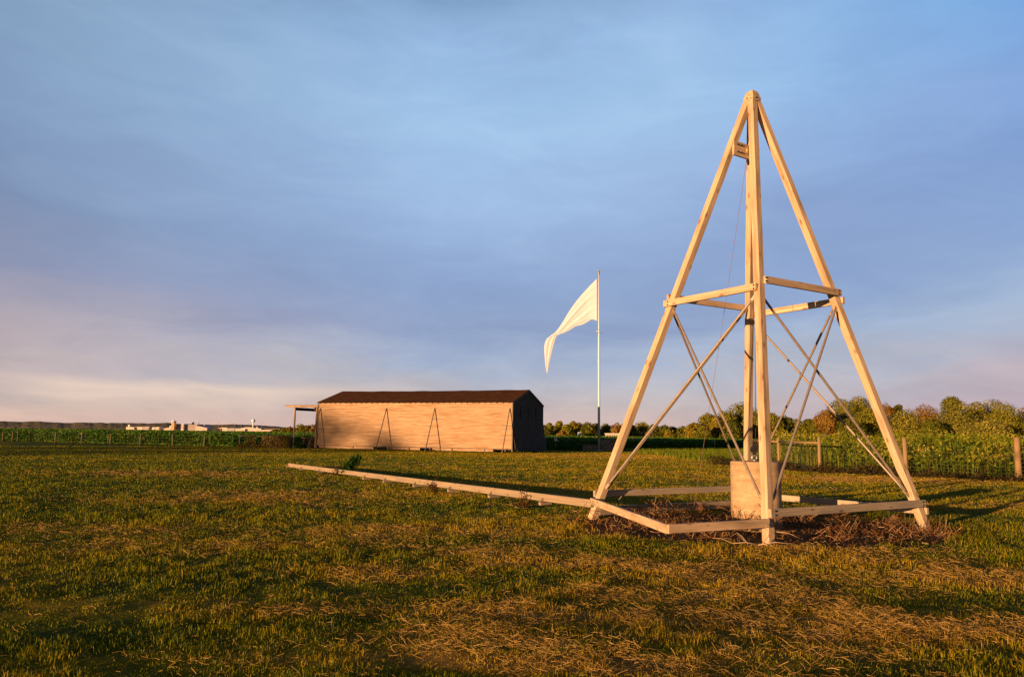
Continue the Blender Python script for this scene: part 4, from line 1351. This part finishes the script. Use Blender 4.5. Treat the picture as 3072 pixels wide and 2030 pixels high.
def build_meadow():
    n = 150000
    a = rng.uniform(R(18), R(46), n)
    d0 = 30; d1 = 118
    d = (d0 ** .35 + rng.uniform(0, 1, n) * (d1 ** .35 - d0 ** .35)) ** (1 / .35)
    x = d * np.sin(a); y = d * np.cos(a)
    fx = meadow_front(x)
    k = (y > fx) & ((x > 16.3 + np.clip(y - 40, 0, 30) * .09) | (y > 62))
    # keep out of the crop on the left
    k &= (x - 19.5) * 1.0 > (y - 60) * .10
    x, y, d = x[k], y[k], d[k]; n = len(x)
    ht = 1.42 + (fbm(x * .22, y * .22, 71, 3) - .5) * 1.3 + (fbm(x * 1.3, y * 1.3, 72, 2) - .5) * .6
    edge = np.minimum(np.abs(y - meadow_front(x)), 6) / 6
    ht = ht * (.80 + .30 * edge) + .15 * (d > 60)
    ht = np.clip(ht, .7, 2.5)
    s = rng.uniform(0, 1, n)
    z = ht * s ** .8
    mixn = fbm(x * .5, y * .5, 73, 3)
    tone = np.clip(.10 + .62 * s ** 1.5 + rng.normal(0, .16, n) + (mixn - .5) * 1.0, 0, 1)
    sz = .10 + d * .0016
    leafcloud('meadow_plants', np.stack([x, y, z], -1), sz, tone, M['meadow'], None, up_bias=.1, aspect=1.5)
    tag(bpy.data.objects['meadow_plants'], 'tall wild prairie plants growing behind the right hand fence', 'meadow', kind='stuff')
    # upright stems
    k = rng.uniform(0, 1, n) < .22
    xs, ys = x[k], y[k]; m = len(xs)
    blades('meadow_stems', xs, ys, np.zeros(m), ht[k] * rng.uniform(.85, 1.18, m), .010 + d[k] * .00035, np.abs(rng.normal(.08, .07, m)), np.clip(rng.normal(.55, .25, m), 0, 1), M['meadow'], curl=1.2)
    tag(bpy.data.objects['meadow_stems'], 'upright grass stems standing among the prairie plants', 'meadow stems', kind='stuff')
    # flower heads near the tops
    fm = sstep(.42, .62, fbm(x * .35, y * .35, 74, 3))
    k = (rng.uniform(0, 1, n) < .15 * (.25 + fm)) & (s > .25)
    P = np.stack([x[k], y[k], ht[k] * np.clip(rng.normal(.90, .17, k.sum()), .3, 1.1)], -1)
    leafcloud('meadow_flowers', P, .03 + d[k] * .0010, rng.uniform(0, 1, len(P)), M['flower'], None)
    tag(bpy.data.objects['meadow_flowers'], 'scattered small yellow flower heads over the prairie plants', 'flowers', kind='stuff')
    # low ragged brush at the foot of the fence
    n = 16000
    t = rng.uniform(0, 1, n)
    pts = [Vector((12.9, 49, 0)), Vector((14.0, 43, 0)), Vector((15.0, 38.6, 0)), Vector((17.7, 35.6, 0)), Vector((21.2, 32.1, 0)), Vector((27, 27, 0))]
    tt = t * (len(pts) - 1); i = np.minimum(tt.astype(int), len(pts) - 2); g = tt - i
    P = np.array([[p.x, p.y] for p in pts]); c = P[i] * (1 - g[:, None]) + P[i + 1] * g[:, None]
    c = c + rng.normal(0, .38, (n, 2))
    hb = .10 + .42 * sstep(.35, .75, fbm(c[:, 0] * 1.6, c[:, 1] * 1.6, 75, 3))
    z = hb * rng.uniform(0, 1, n)
    leafcloud('fence_brush', np.stack([c[:, 0], c[:, 1], z], -1), .10, np.clip(rng.normal(.4, .25, n), 0, 1), M['brush'], None)
    tag(bpy.data.objects['fence_brush'], 'low ragged brown brush along the foot of the right hand fence', 'brush', kind='stuff')
    # pale seed plumes of tall grass rising above the meadow
    # rough grass between lawn and crop behind the tower
    n = 30000
    x = rng.uniform(13, 40, n); y = rng.uniform(55, 100, n)
    k = (y < poly_y(CROP_FRONT, x) + 1) & (y > 52 + (x - 13) * .6)
    x, y = x[k], y[k]; n = len(x)
    blades('rough_grass', x, y, np.zeros(n), rng.uniform(.12, .5, n), np.full(n, .05), np.abs(rng.normal(.3, .2, n)), np.clip(rng.normal(.5, .2, n), 0, 1), M['meadow'])
    tag(bpy.data.objects['rough_grass'], 'rough uncut grass between the lawn and the crop behind the tower', 'rough grass', kind='stuff')


def wire_panel(p0, p1, h, T, dx=.3, rows=(.12, .3, .5, .72, .96, 1.2), r=.004):
    mb = MB()
    d = p1 - p0; L_ = d.length; d.normalize()
    for z in rows:
        if z < h: mb.tube([p0 + Vector((0, 0, z)), p1 + Vector((0, 0, z))], r, 4, cap=False)
    s = dx
    while s < L_:
        mb.tube([p0 + d * s + Vector((0, 0, .05)), p0 + d * s + Vector((0, 0, min(h, rows[-1])))], r * .8, 3, cap=False); s += dx
    mb.build('wire_mesh', M['wire'], T)


def build_fences():
    M['wire'] = plain_mat('wire', (.22, .18, .10), .5, .6)
    pw = wood_mat('fence_post_wood', (.24, .145, .06), (.38, .24, .11), grain=18, knots=False, stain_amt=.5)
    # right hand fence
    T = thing('wire_fence', RF[1], 'timber post and woven wire fence in front of the meadow on the right', 'fence')
    for P, r, h in zip(RF, (.125, .10, .085, .085, .085), (1.80, 1.74, 1.72, 1.70, 1.65)):
        mb = MB()
        jit = [P + Vector((random.uniform(-.01, .01), random.uniform(-.01, .01), z)) for z in (-.2, h * .3, h * .7, h)]
        mb.tube(jit, [r * 1.05, r, r * .96, r * .93], 14); mb.build('post', pw, T)
    for i in (2, 3):
        mb = MB(); a, b = RF[i], RF[i + 1]; d = (b - a).normalized()
        mb.tube([a + d * .09 + Vector((0, 0, 1.42)), b - d * .09 + Vector((0, 0, 1.42))], [.055, .05], 10); mb.build('rail', pw, T)
    ends = [(RF[0] + Vector((6.3, -5.9, 0)) * .6, RF[0]), (RF[0], RF[1]), (RF[1], RF[2]), (RF[2], RF[3]), (RF[3], RF[4])]
    for a, b in ends:
        wire_panel(a, b, 1.5, T, .16, (.10, .22, .36, .52, .70, .90, 1.12, 1.36), .0030)
    # left fence
    T = thing('field_fence', FENCE_L[4], 'long weathered post fence between the lawn and the green crop on the left', 'fence')
    gray = wood_mat('grey_post_wood', (.08, .062, .035), (.14, .105, .06), grain=18, knots=False)
    pts = FENCE_L + [G(700, 1340.5)]
    pts = [Vector((p.x, p.y, 0)) for p in pts]
    extra = [pts[0] + (pts[0] - pts[1]) * .45, pts[0] + (pts[1] - pts[0]) * .35, pts[0] + (pts[1] - pts[0]) * .55]
    for P in pts[:-1] + extra:
        h = random.uniform(1.15, 1.32)
        mb = MB(); lean = Vector((random.uniform(-.05, .05), 0, 0))
        mb.tube([P - Vector((0, 0, .2)), P + Vector((0, 0, h)) + lean], [.09, .08], 10); mb.build('post', gray, T)
    for i in range(len(pts) - 1):
        wire_panel(pts[i], pts[i + 1], 1.2, T, .6, (.2, .5, .8, 1.1), .003)
    # overgrown rail section next to the canopy
    T = thing('rail_fence', G(790, 1342), 'short fence section with a top rail overgrown by dry weeds left of the canopy', 'fence')
    P = [G(718, 1340.5), G(790, 1342), G(869, 1344)]; P = [Vector((p.x, p.y, 0)) for p in P]
    for p in P:
        mb = MB(); mb.tube([p - Vector((0, 0, .2)), p + Vector((0, 0, 1.28))], .085, 10); mb.build('post', gray, T)
    for a, b in zip(P[:-1], P[1:]):
        mb = MB(); mb.beam(a + Vector((0, -.1, 1.15)), b + Vector((0, -.1, 1.12)), .04, .10, bev=.003); mb.build('rail', gray, T)
    n = 5000
    t = rng.uniform(0, 1, n); a, b = P[0], P[2]
    x = a.x + (b.x - a.x) * t; y = a.y + (b.y - a.y) * t + rng.normal(0, .15, n) - .15
    tall = .25 + 1.0 * sstep(.40, .62, fbm(x * 1.2, x * 0, 81, 3))
    z = tall * rng.uniform(0, 1, n)
    o = leafcloud('dry_weeds', np.stack([x, y, z], -1), .13, np.clip(rng.normal(.5, .3, n), 0, 1), M['dryvine'], None)
    tag(o, 'rusty dry weeds climbing the short rail fence left of the canopy', 'dry weeds', kind='stuff')
    # gate post with black lantern-like cap and pickets under the canopy
    g0 = G(911, 1343); g0.z = 0
    T = thing('picket_gate', g0, 'low pale picket gate with a thick post under the hangar canopy', 'gate')
    mb = MB(); mb.beam(g0 - Vector((0, 0, .1)), g0 + Vector((0, 0, 1.22)), .15, .15, up=(0, 1, 0), bev=.008); mb.build('gate_post', pw, T)
    mb = MB(); mb.box(g0 + Vector((0, 0, 1.42)), (1, 0, 0), (0, 1, 0), (0, 0, 1), .13, .13, .38); mb.build('post_cap', M['dark_steel'], T)
    mb = MB(); mb.box(g0 + Vector((-.19, -.02, 1.0)), (1, 0, 0), (0, 1, 0), (0, 0, 1), .20, .05, .19); mb.build('latch_board', pw, T)
    g1 = D(946, 1340, 79.5); g1.z = 0
    d = (g1 - g0); L_ = d.length; d.normalize()
    for z in (.35, .95):
        mb = MB(); mb.beam(g0 + Vector((0, 0, z)), g1 + Vector((0, 0, z)), .04, .09, bev=.003); mb.build('gate_rail', pw, T)
    k = .22
    while k < L_:
        mb = MB(); q = g0 + d * k + Vector((0, -.04, 0)); mb.beam(q + Vector((0, 0, .1)), q + Vector((0, 0, 1.1)), .03, .07, up=d, bev=.003); mb.build('picket', pw, T); k += .17


M['dryvine'] = leaf_mat('dry_vine', [(0, (.06, .07, .01)), (.5, (.24, .17, .05)), (1, (.55, .36, .13))], .8, .2)


# ------------------------------------------------------------------ far airfield and hills
def gable(mb, x0, x1, y0, y1, z0, z1, axis='x'):
    if axis == 'x':
        ym = (y0 + y1) / 2
        vs = [(x0, y0, z0), (x1, y0, z0), (x1, y1, z0), (x0, y1, z0), (x0, ym, z1), (x1, ym, z1)]
        mb.add(vs, [(0, 1, 5, 4), (2, 3, 4, 5), (0, 4, 3), (1, 2, 5), (3, 2, 1, 0)])
    else:
        xm = (x0 + x1) / 2
        vs = [(x0, y0, z0), (x1, y0, z0), (x1, y1, z0), (x0, y1, z0), (xm, y0, z1), (xm, y1, z1)]
        mb.add(vs, [(0, 1, 4), (2, 3, 5), (1, 2, 5, 4), (3, 0, 4, 5), (3, 2, 1, 0)])


def build_far():
    Y = 1400.0
    cream = plain_mat('cream_wall', (.75, .62, .52), .8, 0, .06, .05); pink = plain_mat('pinkish_wall', (.66, .50, .45), .8, 0, .06, .05)
    greyw = plain_mat('grey_wall', (.42, .37, .36), .8, 0, .08, .05); roofm = plain_mat('pale_metal_roof', (.62, .50, .44), .6, 0, .08, .05)
    dk = plain_mat('window_band', (.22, .17, .16), .4); gold = plain_mat('tan_roof', (.42, .28, .15), .8, 0, .08, .05)
    whitem = plain_mat('white_tank', (.80, .78, .74), .4, 0, .05, .05)

    def X(u, v=1287): return D(u, v, Y).x
    def Zp(u, v): return D(u, v, Y).z

    def block(T, u0, u1, v, mat, y0=0, dep=40, name='wall', bands=0):
        x0, x1 = X(u0), X(u1); z = Zp((u0 + u1) / 2, v)
        mb = MB(); mb.box(((x0 + x1) / 2, Y + y0 + dep / 2, z / 2), (1, 0, 0), (0, 1, 0), (0, 0, 1), x1 - x0, dep, z); mb.build(name, mat, T)
        for k in range(bands):
            zz = z * (.35 + .55 * (k + .5) / bands)
            mb = MB(); mb.box(((x0 + x1) / 2, Y + y0 - .15, zz), (1, 0, 0), (0, 1, 0), (0, 0, 1), (x1 - x0) * .9, .4, z * .10); mb.build('window', dk, T)
        return z

    T = thing('airfield_terminal', (X(555), Y, 0), 'large cream airfield building with stepped floors and dark window bands', 'building')
    block(T, 500, 516, 1283, pink, -5, 30); block(T, 506, 521, 1277, pink, 2, 30)
    block(T, 511, 521, 1272, cream, 8, 40, bands=3); block(T, 527, 550, 1270.5, cream, 0, 40, bands=3)
    block(T, 550, 586, 1273.5, greyw, 6, 40, bands=3); block(T, 550, 593, 1271.5, pink, 30, 30); block(T, 586, 600, 1278, pink, 0, 30, bands=1)
    block(T, 600, 610, 1281.5, cream, -3, 20)
    x0, x1 = X(575), X(637)
    mb = MB(); mb.box(((X(606) + X(632)) / 2, Y - 8, Zp(620, 1284) / 2), (1, 0, 0), (0, 1, 0), (0, 0, 1), X(634) - X(604), 24, Zp(620, 1284)); mb.build('wall', pink, T)
    mb = MB(); gable(mb, X(598), X(638), Y - 22, Y + 6, Zp(620, 1284), Zp(617, 1279.5), 'y'); mb.build('roof', roofm, T)
    T2 = thing('control_tower', (X(524), Y - 6, 0), 'cream control tower with a round glazed cab rising from the large airfield building', 'control tower')
    mb = MB(); zt = Zp(524, 1268); mb.box((X(524), Y - 6, zt / 2), (1, 0, 0), (0, 1, 0), (0, 0, 1), 5.6, 6, zt); mb.build('shaft', plain_mat('tan_shaft', (.55, .36, .18), .8), T2)
    mb = MB(); c = Vector((X(524), Y - 6, zt)); z2 = Zp(524, 1263) - zt
    mb.tube([c, c + Vector((0, 0, z2))], [4.0, 4.6], 14); mb.build('cab', whitem, T2)
    mb = MB(); mb.tube([c + Vector((0, 0, z2 * .45)), c + Vector((0, 0, z2 * .7))], [4.7, 4.8], 14); mb.build('cab_glass', dk, T2)
    mb = MB(); mb.sphere(c + Vector((0, 0, z2)), 2.6, sz=.9); mb.build('dome', whitem, T2)
    # radome on the roof
    r = 5 / F_PX * Y
    mb = MB(); cz = Zp(563, 1268.5); mb.sphere((X(563), Y + 22, cz), r * .8); mb.tube([(X(563), Y + 22, cz - 6), (X(563), Y + 22, cz - 1)], 1.6, 8)
    o = mb.build('radome', whitem, None); tag(o, 'white radar ball on the roof of the large airfield building', 'radome')
    # left group
    T = thing('airfield_shed', (X(405), Y, 0), 'low cream building with a small square turret at the left of the airfield', 'building')
    block(T, 380, 385, 1273, cream, 4, 8, 'turret'); block(T, 378, 402, 1280.5, cream, 0, 30, bands=1); block(T, 400, 423, 1279.8, cream, 4, 30, bands=1)
    mb = MB(); gable(mb, X(399), X(424), Y + 2, Y + 36, Zp(410, 1279.8), Zp(410, 1278.6)); mb.build('roof', roofm, T)
    T = thing('grey_shed', (X(437), Y, 0), 'grey flat roofed shed right of the turreted building', 'building')
    block(T, 427, 446, 1280, greyw, 0, 30, bands=1); block(T, 430, 444, 1279.2, roofm, 4, 20, 'roof')
    T = thing('twin_sheds', (X(466), Y, 0), 'two small cream sheds between the grey shed and the terminal', 'building')
    block(T, 456, 464, 1281, cream, 0, 20); block(T, 466, 477, 1280.6, cream, 0, 20, bands=1); block(T, 448, 500, 1285, pink, 6, 20)
    # right group
    T = thing('cream_hangar', (X(668), Y, 0), 'brightly lit cream hangar at the left of the right hand shed row', 'building')
    block(T, 655, 663, 1284, pink, -2, 20); block(T, 661, 681, 1282, cream, 0, 40, bands=1)
    T = thing('grey_hangar', (X(692), Y, 0), 'long grey metal hangar in the middle of the shed row', 'building')
    block(T, 681, 706, 1284, greyw, 0, 40); mb = MB(); gable(mb, X(681), X(716), Y - 1, Y + 42, Zp(695, 1284), Zp(695, 1281.5)); mb.build('roof', roofm, T)
    T = thing('arched_hangar', (X(735), Y, 0), 'wide hangar with a shallow arched roof left of the water tower', 'building')
    block(T, 704, 735, 1285.5, cream, 0, 40, bands=1); block(T, 720, 768, 1286.2, pink, 4, 50)
    mb = MB(); xa, xb = X(716), X(770); zs = Zp(742, 1286.2); zp = Zp(742, 1280.5) - zs; pr = [(xa + (xb - xa) * t, zs + zp * math.sin(PI * t)) for t in np.linspace(0, 1, 13)]
    vs = [(x_, Y + 3, z_) for x_, z_ in pr] + [(x_, Y + 56, z_) for x_, z_ in pr]
    fs = [(i, i + 13, i + 14, i + 1) for i in range(12)] + [tuple(range(13)), tuple(range(25, 12, -1))]
    mb.add(vs, fs); mb.build('roof', roofm, T)
    T = thing('gabled_shed', (X(777), Y, 0), 'steep gabled cream shed at the foot of the water tower', 'building')
    block(T, 768, 783, 1285, cream, 0, 20, bands=1); mb = MB(); gable(mb, X(760), X(771), Y + 8, Y + 24, Zp(765, 1284), Zp(765, 1279), 'y'); mb.build('roof', cream, T)
    T = thing('tan_roofed_shed', (X(800), Y, 0), 'long low shed with a tan roof right of the water tower', 'building')
    block(T, 783, 813, 1289, cream, 0, 30, bands=1); mb = MB(); gable(mb, X(781), X(828), Y - 1, Y + 40, Zp(800, 1289), Zp(805, 1283.4)); mb.build('roof', gold, T)
    T = thing('pitched_shed', (X(835), Y, 0), 'pale pitched shed at the right end of the airfield, nearest the canopy', 'building')
    block(T, 815, 853, 1291, pink, -6, 30); mb = MB(); gable(mb, X(810), X(857), Y - 8, Y + 26, Zp(833, 1291), Zp(833, 1284), 'y'); mb.build('roof', roofm, T)
    # water tower
    T = thing('water_tower', (X(759), Y + 60, 0), 'white ball shaped water tower on a single stem', 'water tower')
    Yw = Y + 60; xw = D(759, 1280, Yw).x; zc = D(759, 1261.5, Yw).z; rr = 6.0 / F_PX * Yw
    mb = MB(); mb.sphere((xw, Yw, zc), rr, 20, 14, .92); mb.build('tank', whitem, T)
    mb = MB(); mb.tube([(xw, Yw, 0), (xw, Yw, 2.5), (xw, Yw, zc - rr * 1.25), (xw, Yw, zc - rr * .75)], [2.4, 1.15, 1.15, 2.0], 14); mb.build('stem', whitem, T)
    # light masts
    for (u, v, lab) in ((586, 1267, 'tall light mast behind the right part of the terminal'), (597, 1266.5, 'tall light mast at the right end of the terminal roof'), (656, 1268, 'light mast over the gap left of the shed row'), (703, 1268, 'light mast above the grey hangar'), (724, 1268, 'light mast above the arched hangar'), (786, 1267.5, 'light mast right of the water tower')):
        yy = Y + 30; p = D(u, v, yy)
        T = thing('light_mast', (p.x, yy, 0), lab, 'light mast', 'masts on the airfield')
        mb = MB(); mb.tube([(p.x, yy, 0), (p.x, yy, p.z)], [.35, .22], 6); mb.build('pole', greyw, T)
        mb = MB(); mb.box((p.x, yy, p.z), (1, 0, 0), (0, 1, 0), (0, 0, 1), 2.4, 1.2, 1.4); mb.build('lamp_head', greyw, T)
    # wooded ridge on the horizon
    Yr = 2600.0
    us = np.linspace(-500, 3600, 1600)
    tv = np.interp(us, [-500, 0, 120, 260, 420, 560, 700, 850, 1000, 1300, 1640, 3600], [1255, 1263, 1264.5, 1268, 1270.5, 1272, 1274, 1281, 1287, 1292, 1297, 1318])
    rows = []
    topz = np.array([D(u, v, Yr).z for u, v in zip(us, tv)]); xr = np.array([D(u, 1280, Yr).x for u in us])
    bump = (fbm(xr * .012, xr * 0, 95, 4) - .5) * 8
    K = 14
    co = np.zeros((K, len(us), 3))
    for j in range(K):
        t = j / (K - 1)
        yy = Yr - 500 * (1 - t)
        zz = topz * math.sin(t * PI / 2) ** .8 + (bump if j else 0) * (.35 + .65 * t) + (fbm(xr * .015 + j * 9, xr * 0 + j, 97, 4) - .5) * 5 * (j > 0)
        co[j] = np.stack([xr * (yy / Yr), np.full(len(us), yy), np.maximum(zz, -1) if j else zz * 0 - 1], -1)
    i = np.arange(K - 1)[:, None] * len(us); k = np.arange(len(us) - 1)[None, :]
    q = np.stack([i + k, i + k + 1, i + len(us) + k + 1, i + len(us) + k], -1).reshape(-1, 4)
    m, nt, bs = new_mat('far_woods'); L = nt.links.new
    g = nd(nt, 'ShaderNodeNewGeometry'); n1 = nd(nt, 'ShaderNodeTexNoise', i_Scale=.06, i_Detail=9.0, i_Roughness=.8); L(g.outputs['Position'], n1.inputs['Vector'])
    r = ramp(nt, [(.38, (.15, .13, .085)), (.52, (.27, .22, .14)), (.66, (.42, .33, .20))], n1.outputs['Fac']); L(r.outputs[0], bs.inputs['Base Color'])
    bs.inputs['Roughness'].default_value = 1; bs.inputs['Specular IOR Level'].default_value = 0
    o = np_mesh('hills', co.reshape(-1, 3), 4, q.ravel(), m); tag(o, kind='structure')


# ------------------------------------------------------------------ sky, sun, camera
def srgb(r, g, b):
    f = lambda c: (c / 255 / 12.92) if c / 255 <= .04045 else ((c / 255 + .055) / 1.055) ** 2.4
    return (f(r), f(g), f(b))


def build_world():
    w = bpy.data.worlds.new('World'); S.world = w; w.use_nodes = True
    nt = w.node_tree; L = nt.links.new
    bg = nt.nodes['Background']
    sky = nd(nt, 'ShaderNodeTexSky', sky_type='NISHITA', sun_disc=False)
    sky.sun_elevation = SUN_EL
    # direction towards the sun, azimuth measured clockwise from +Y
    sx, sy = -SUN_DIR.x, -SUN_DIR.y
    sky.sun_rotation = math.atan2(sx, sy)
    sky.air_density = 1.2; sky.dust_density = 1.5
    tc = nd(nt, 'ShaderNodeTexCoord'); sep = nd(nt, 'ShaderNodeSeparateXYZ'); L(tc.outputs['Generated'], sep.inputs[0])
    def m(op, a, b=None, c=None, clamp=False):
        n = nd(nt, 'ShaderNodeMath', operation=op, use_clamp=clamp)
        for i, q in enumerate((a, b, c)):
            if q is None: continue
            if isinstance(q, (int, float)): n.inputs[i].default_value = q
            else: L(q, n.inputs[i])
        return n.outputs[0]
    el = m('ARCSINE', sep.outputs['Z'])                       # elevation, rad
    az = m('ARCTAN2', sep.outputs['X'], sep.outputs['Y'])     # azimuth, rad
    eld = m('MULTIPLY', el, 180 / PI); azd = m('MULTIPLY', az, 180 / PI)
    # cloud coordinates stretched sideways
    cmb = nd(nt, 'ShaderNodeCombineXYZ'); L(m('MULTIPLY', azd, .022), cmb.inputs[0]); L(m('MULTIPLY', eld, .085), cmb.inputs[1])
    nA = nd(nt, 'ShaderNodeTexNoise', i_Scale=1.0, i_Detail=5.0, i_Roughness=.55, i_Distortion=.3)
    mpA = nd(nt, 'ShaderNodeMapping'); mpA.inputs['Location'].default_value = (3.1, 1.2, 0); mpA.inputs['Rotation'].default_value = (0, 0, R(-12)); L(cmb.outputs[0], mpA.inputs[0]); L(mpA.outputs[0], nA.inputs['Vector'])
    nB = nd(nt, 'ShaderNodeTexNoise', i_Scale=3.4, i_Detail=7.0, i_Roughness=.6, i_Distortion=.5)
    L(mpA.outputs[0], nB.inputs['Vector'])
    # warped elevation: the lower, lighter layer climbs towards the right
    a_ = m('MULTIPLY_ADD', m('SUBTRACT', nA.outputs['Fac'], .46), 11.0, eld)
    b_ = m('MULTIPLY_ADD', m('SUBTRACT', nB.outputs['Fac'], .5), 5.0, m('ADD', a_, .8))
    azr = m('MAXIMUM', azd, 0.0)
    b2 = m('MULTIPLY_ADD', m('MINIMUM', azr, 45.0), -.12, b_)
    fade = m('DIVIDE', eld, 5.0, clamp=True)
    e2 = m('ADD', m('MULTIPLY', b2, fade), m('MULTIPLY', eld, m('SUBTRACT', 1.0, fade)))
    pos = m('DIVIDE', e2, 60.0, clamp=True)
    def stops(lst): return [(max(0, e) / 60, srgb(c[0] + (5 if e > 3 else 0), c[1] + min(e, 4), c[2] - min(1.2 * e, 5))) for e, c in lst]
    left = ramp(nt, stops([(0, (214, 180, 164)), (1.6, (208, 178, 168)), (2.6, (194, 172, 170)), (4.0, (178, 164, 174)), (6, (170, 156, 172)), (9, (152, 146, 172)), (12, (130, 136, 174)), (16, (110, 130, 174)), (21, (116, 142, 186)), (27, (120, 148, 188)), (33, (88, 116, 152)), (42, (40, 54, 80)), (60, (26, 36, 56))]), pos)
    mid = ramp(nt, stops([(0, (200, 172, 166)), (2.5, (184, 170, 178)), (4, (164, 168, 192)), (6, (146, 162, 200)), (8.5, (124, 144, 192)), (13, (126, 150, 200)), (18, (142, 170, 218)), (24, (148, 182, 226)), (29, (138, 172, 220)), (34, (112, 144, 190)), (42, (44, 60, 92)), (60, (28, 38, 60))]), pos)
    right = ramp(nt, stops([(0, (176, 160, 174)), (1.8, (160, 158, 186)), (3.5, (148, 160, 196)), (6, (140, 162, 204)), (9, (122, 150, 204)), (13, (112, 142, 202)), (19, (112, 148, 210)), (24, (98, 148, 214)), (30, (74, 130, 202)), (42, (32, 54, 98)), (60, (22, 34, 60))]), pos)  # all three ramps fall dark overhead, out of view, to lower fill light
    fl = m('DIVIDE', m('ADD', azd, 36), 30.0, clamp=True); fr = m('DIVIDE', m('SUBTRACT', azd, 12), 26.0, clamp=True)
    mx1 = nd(nt, 'ShaderNodeMix', data_type='RGBA'); L(fl, mx1.inputs[0]); L(left.outputs[0], mx1.inputs[6]); L(mid.outputs[0], mx1.inputs[7])
    mx2 = nd(nt, 'ShaderNodeMix', data_type='RGBA'); L(fr, mx2.inputs[0]); L(mx1.outputs[2], mx2.inputs[6]); L(right.outputs[0], mx2.inputs[7])
    # thin wisps
    cm2 = nd(nt, 'ShaderNodeCombineXYZ'); L(m('MULTIPLY', azd, .055), cm2.inputs[0]); L(m('MULTIPLY', eld, .19), cm2.inputs[1])
    mpC = nd(nt, 'ShaderNodeMapping'); mpC.inputs['Rotation'].default_value = (0, 0, R(22)); mpC.inputs['Location'].default_value = (7, 2, 0); L(cm2.outputs[0], mpC.inputs[0])
    nC = nd(nt, 'ShaderNodeTexNoise', i_Scale=1.6, i_Detail=9.0, i_Roughness=.62, i_Distortion=.8); L(mpC.outputs[0], nC.inputs['Vector'])
    wr = ramp(nt, [(.36, (.90, .91, .94)), (.5, (1, 1, 1)), (.68, (1.16, 1.12, 1.08))], nC.outputs['Fac'])
    mu = nd(nt, 'ShaderNodeMix', data_type='RGBA', blend_type='MULTIPLY'); L(m('SUBTRACT', 1.0, m('MULTIPLY', m('DIVIDE', eld, 12.0, clamp=True), .50)), mu.inputs[0]); L(mx2.outputs[2], mu.inputs[6]); L(wr.outputs[0], mu.inputs[7])
    # pale cream streak of cloud low on the left
    cen = m('MULTIPLY_ADD', azd, -.015, 2.75)
    dz = m('DIVIDE', m('SUBTRACT', m('MULTIPLY_ADD', m('SUBTRACT', nC.outputs['Fac'], .5), 2.2, eld), cen), 1.0)
    up = m('SUBTRACT', 1.0, m('MULTIPLY', m('MAXIMUM', dz, 0.0), 1.7), clamp=True)
    dn = m('SUBTRACT', 1.0, m('MULTIPLY', m('MAXIMUM', m('MULTIPLY', dz, -1.0), 0.0), .6), clamp=True)
    am = m('MULTIPLY', m('DIVIDE', m('ADD', azd, 36), 6.0, clamp=True), m('DIVIDE', m('SUBTRACT', -8.0, azd), 10.0, clamp=True))
    sf = m('MULTIPLY', m('MULTIPLY', m('MULTIPLY', up, dn), am), .42)
    ms = nd(nt, 'ShaderNodeMix', data_type='RGBA'); L(sf, ms.inputs[0]); L(mu.outputs[2], ms.inputs[6]); ms.inputs[7].default_value = (*srgb(246, 216, 190), 1)
    mu = ms
    # add the clear-sky part (drives the light from behind the camera)
    STR = .10
    sc = nd(nt, 'ShaderNodeMix', data_type='RGBA', blend_type='MULTIPLY'); sc.inputs[0].default_value = 1; L(mu.outputs[2], sc.inputs[6]); sc.inputs[7].default_value = (.69 / STR, .69 / STR, .69 / STR, 1)
    # sky dimmed out of view, at the sides and behind, to lower fill light
    aa = m('ABSOLUTE', azd); dimf = m('DIVIDE', m('SUBTRACT', aa, 44), 30.0, clamp=True)
    dm = nd(nt, 'ShaderNodeMix', data_type='RGBA', blend_type='MULTIPLY'); L(dimf, dm.inputs[0]); L(mu.outputs[2], dm.inputs[6]); dm.inputs[7].default_value = (.30, .28, .27, 1)
    L(dm.outputs[2], sc.inputs[6])
    sc.clamp_result = False
    ad = nd(nt, 'ShaderNodeMix', data_type='RGBA', blend_type='ADD'); ad.inputs[0].default_value = .12; L(sc.outputs[2], ad.inputs[6]); L(sky.outputs[0], ad.inputs[7])
    L(ad.outputs[2], bg.inputs['Color']); bg.inputs['Strength'].default_value = STR
    # sun
    ld = bpy.data.lights.new('sun', 'SUN'); ld.energy = 5.0; ld.angle = R(.55); ld.color = (1.0, .58, .28)
    o = bpy.data.objects.new('sun', ld); COL.objects.link(o)
    o.rotation_euler = SUN_DIR.to_track_quat('-Z', 'Y').to_euler()
    o.location = (-30, -30, 20)


def build_camera():
    cd = bpy.data.cameras.new('camera'); o = bpy.data.objects.new('camera', cd); COL.objects.link(o)
    cd.sensor_width = 36; cd.sensor_fit = 'HORIZONTAL'; cd.lens = F_PX / 3072 * 36
    cd.clip_start = .05; cd.clip_end = 20000
    Mx = Matrix((CR, CU, -CF)).transposed().to_4x4(); Mx.translation = (0, 0, CH)
    o.matrix_world = Mx
    S.camera = o
    S.view_settings.view_transform = 'Standard'; S.view_settings.look = 'None'
    S.view_settings.exposure = .66; S.view_settings.gamma = 1
    S.cycles.max_bounces = 6; S.cycles.diffuse_bounces = 3; S.cycles.transparent_max_bounces = 8
    S.cycles.use_denoising = True


build_camera()
build_world()
build_ground()
build_grass()
build_weeds()
build_tower()
build_weight()
build_rail()
build_hangar()
build_flagpole()
build_stone_walls()
build_small()
build_fences()
build_crop()
build_meadow()
build_trees()
build_shade_trees()
build_far()
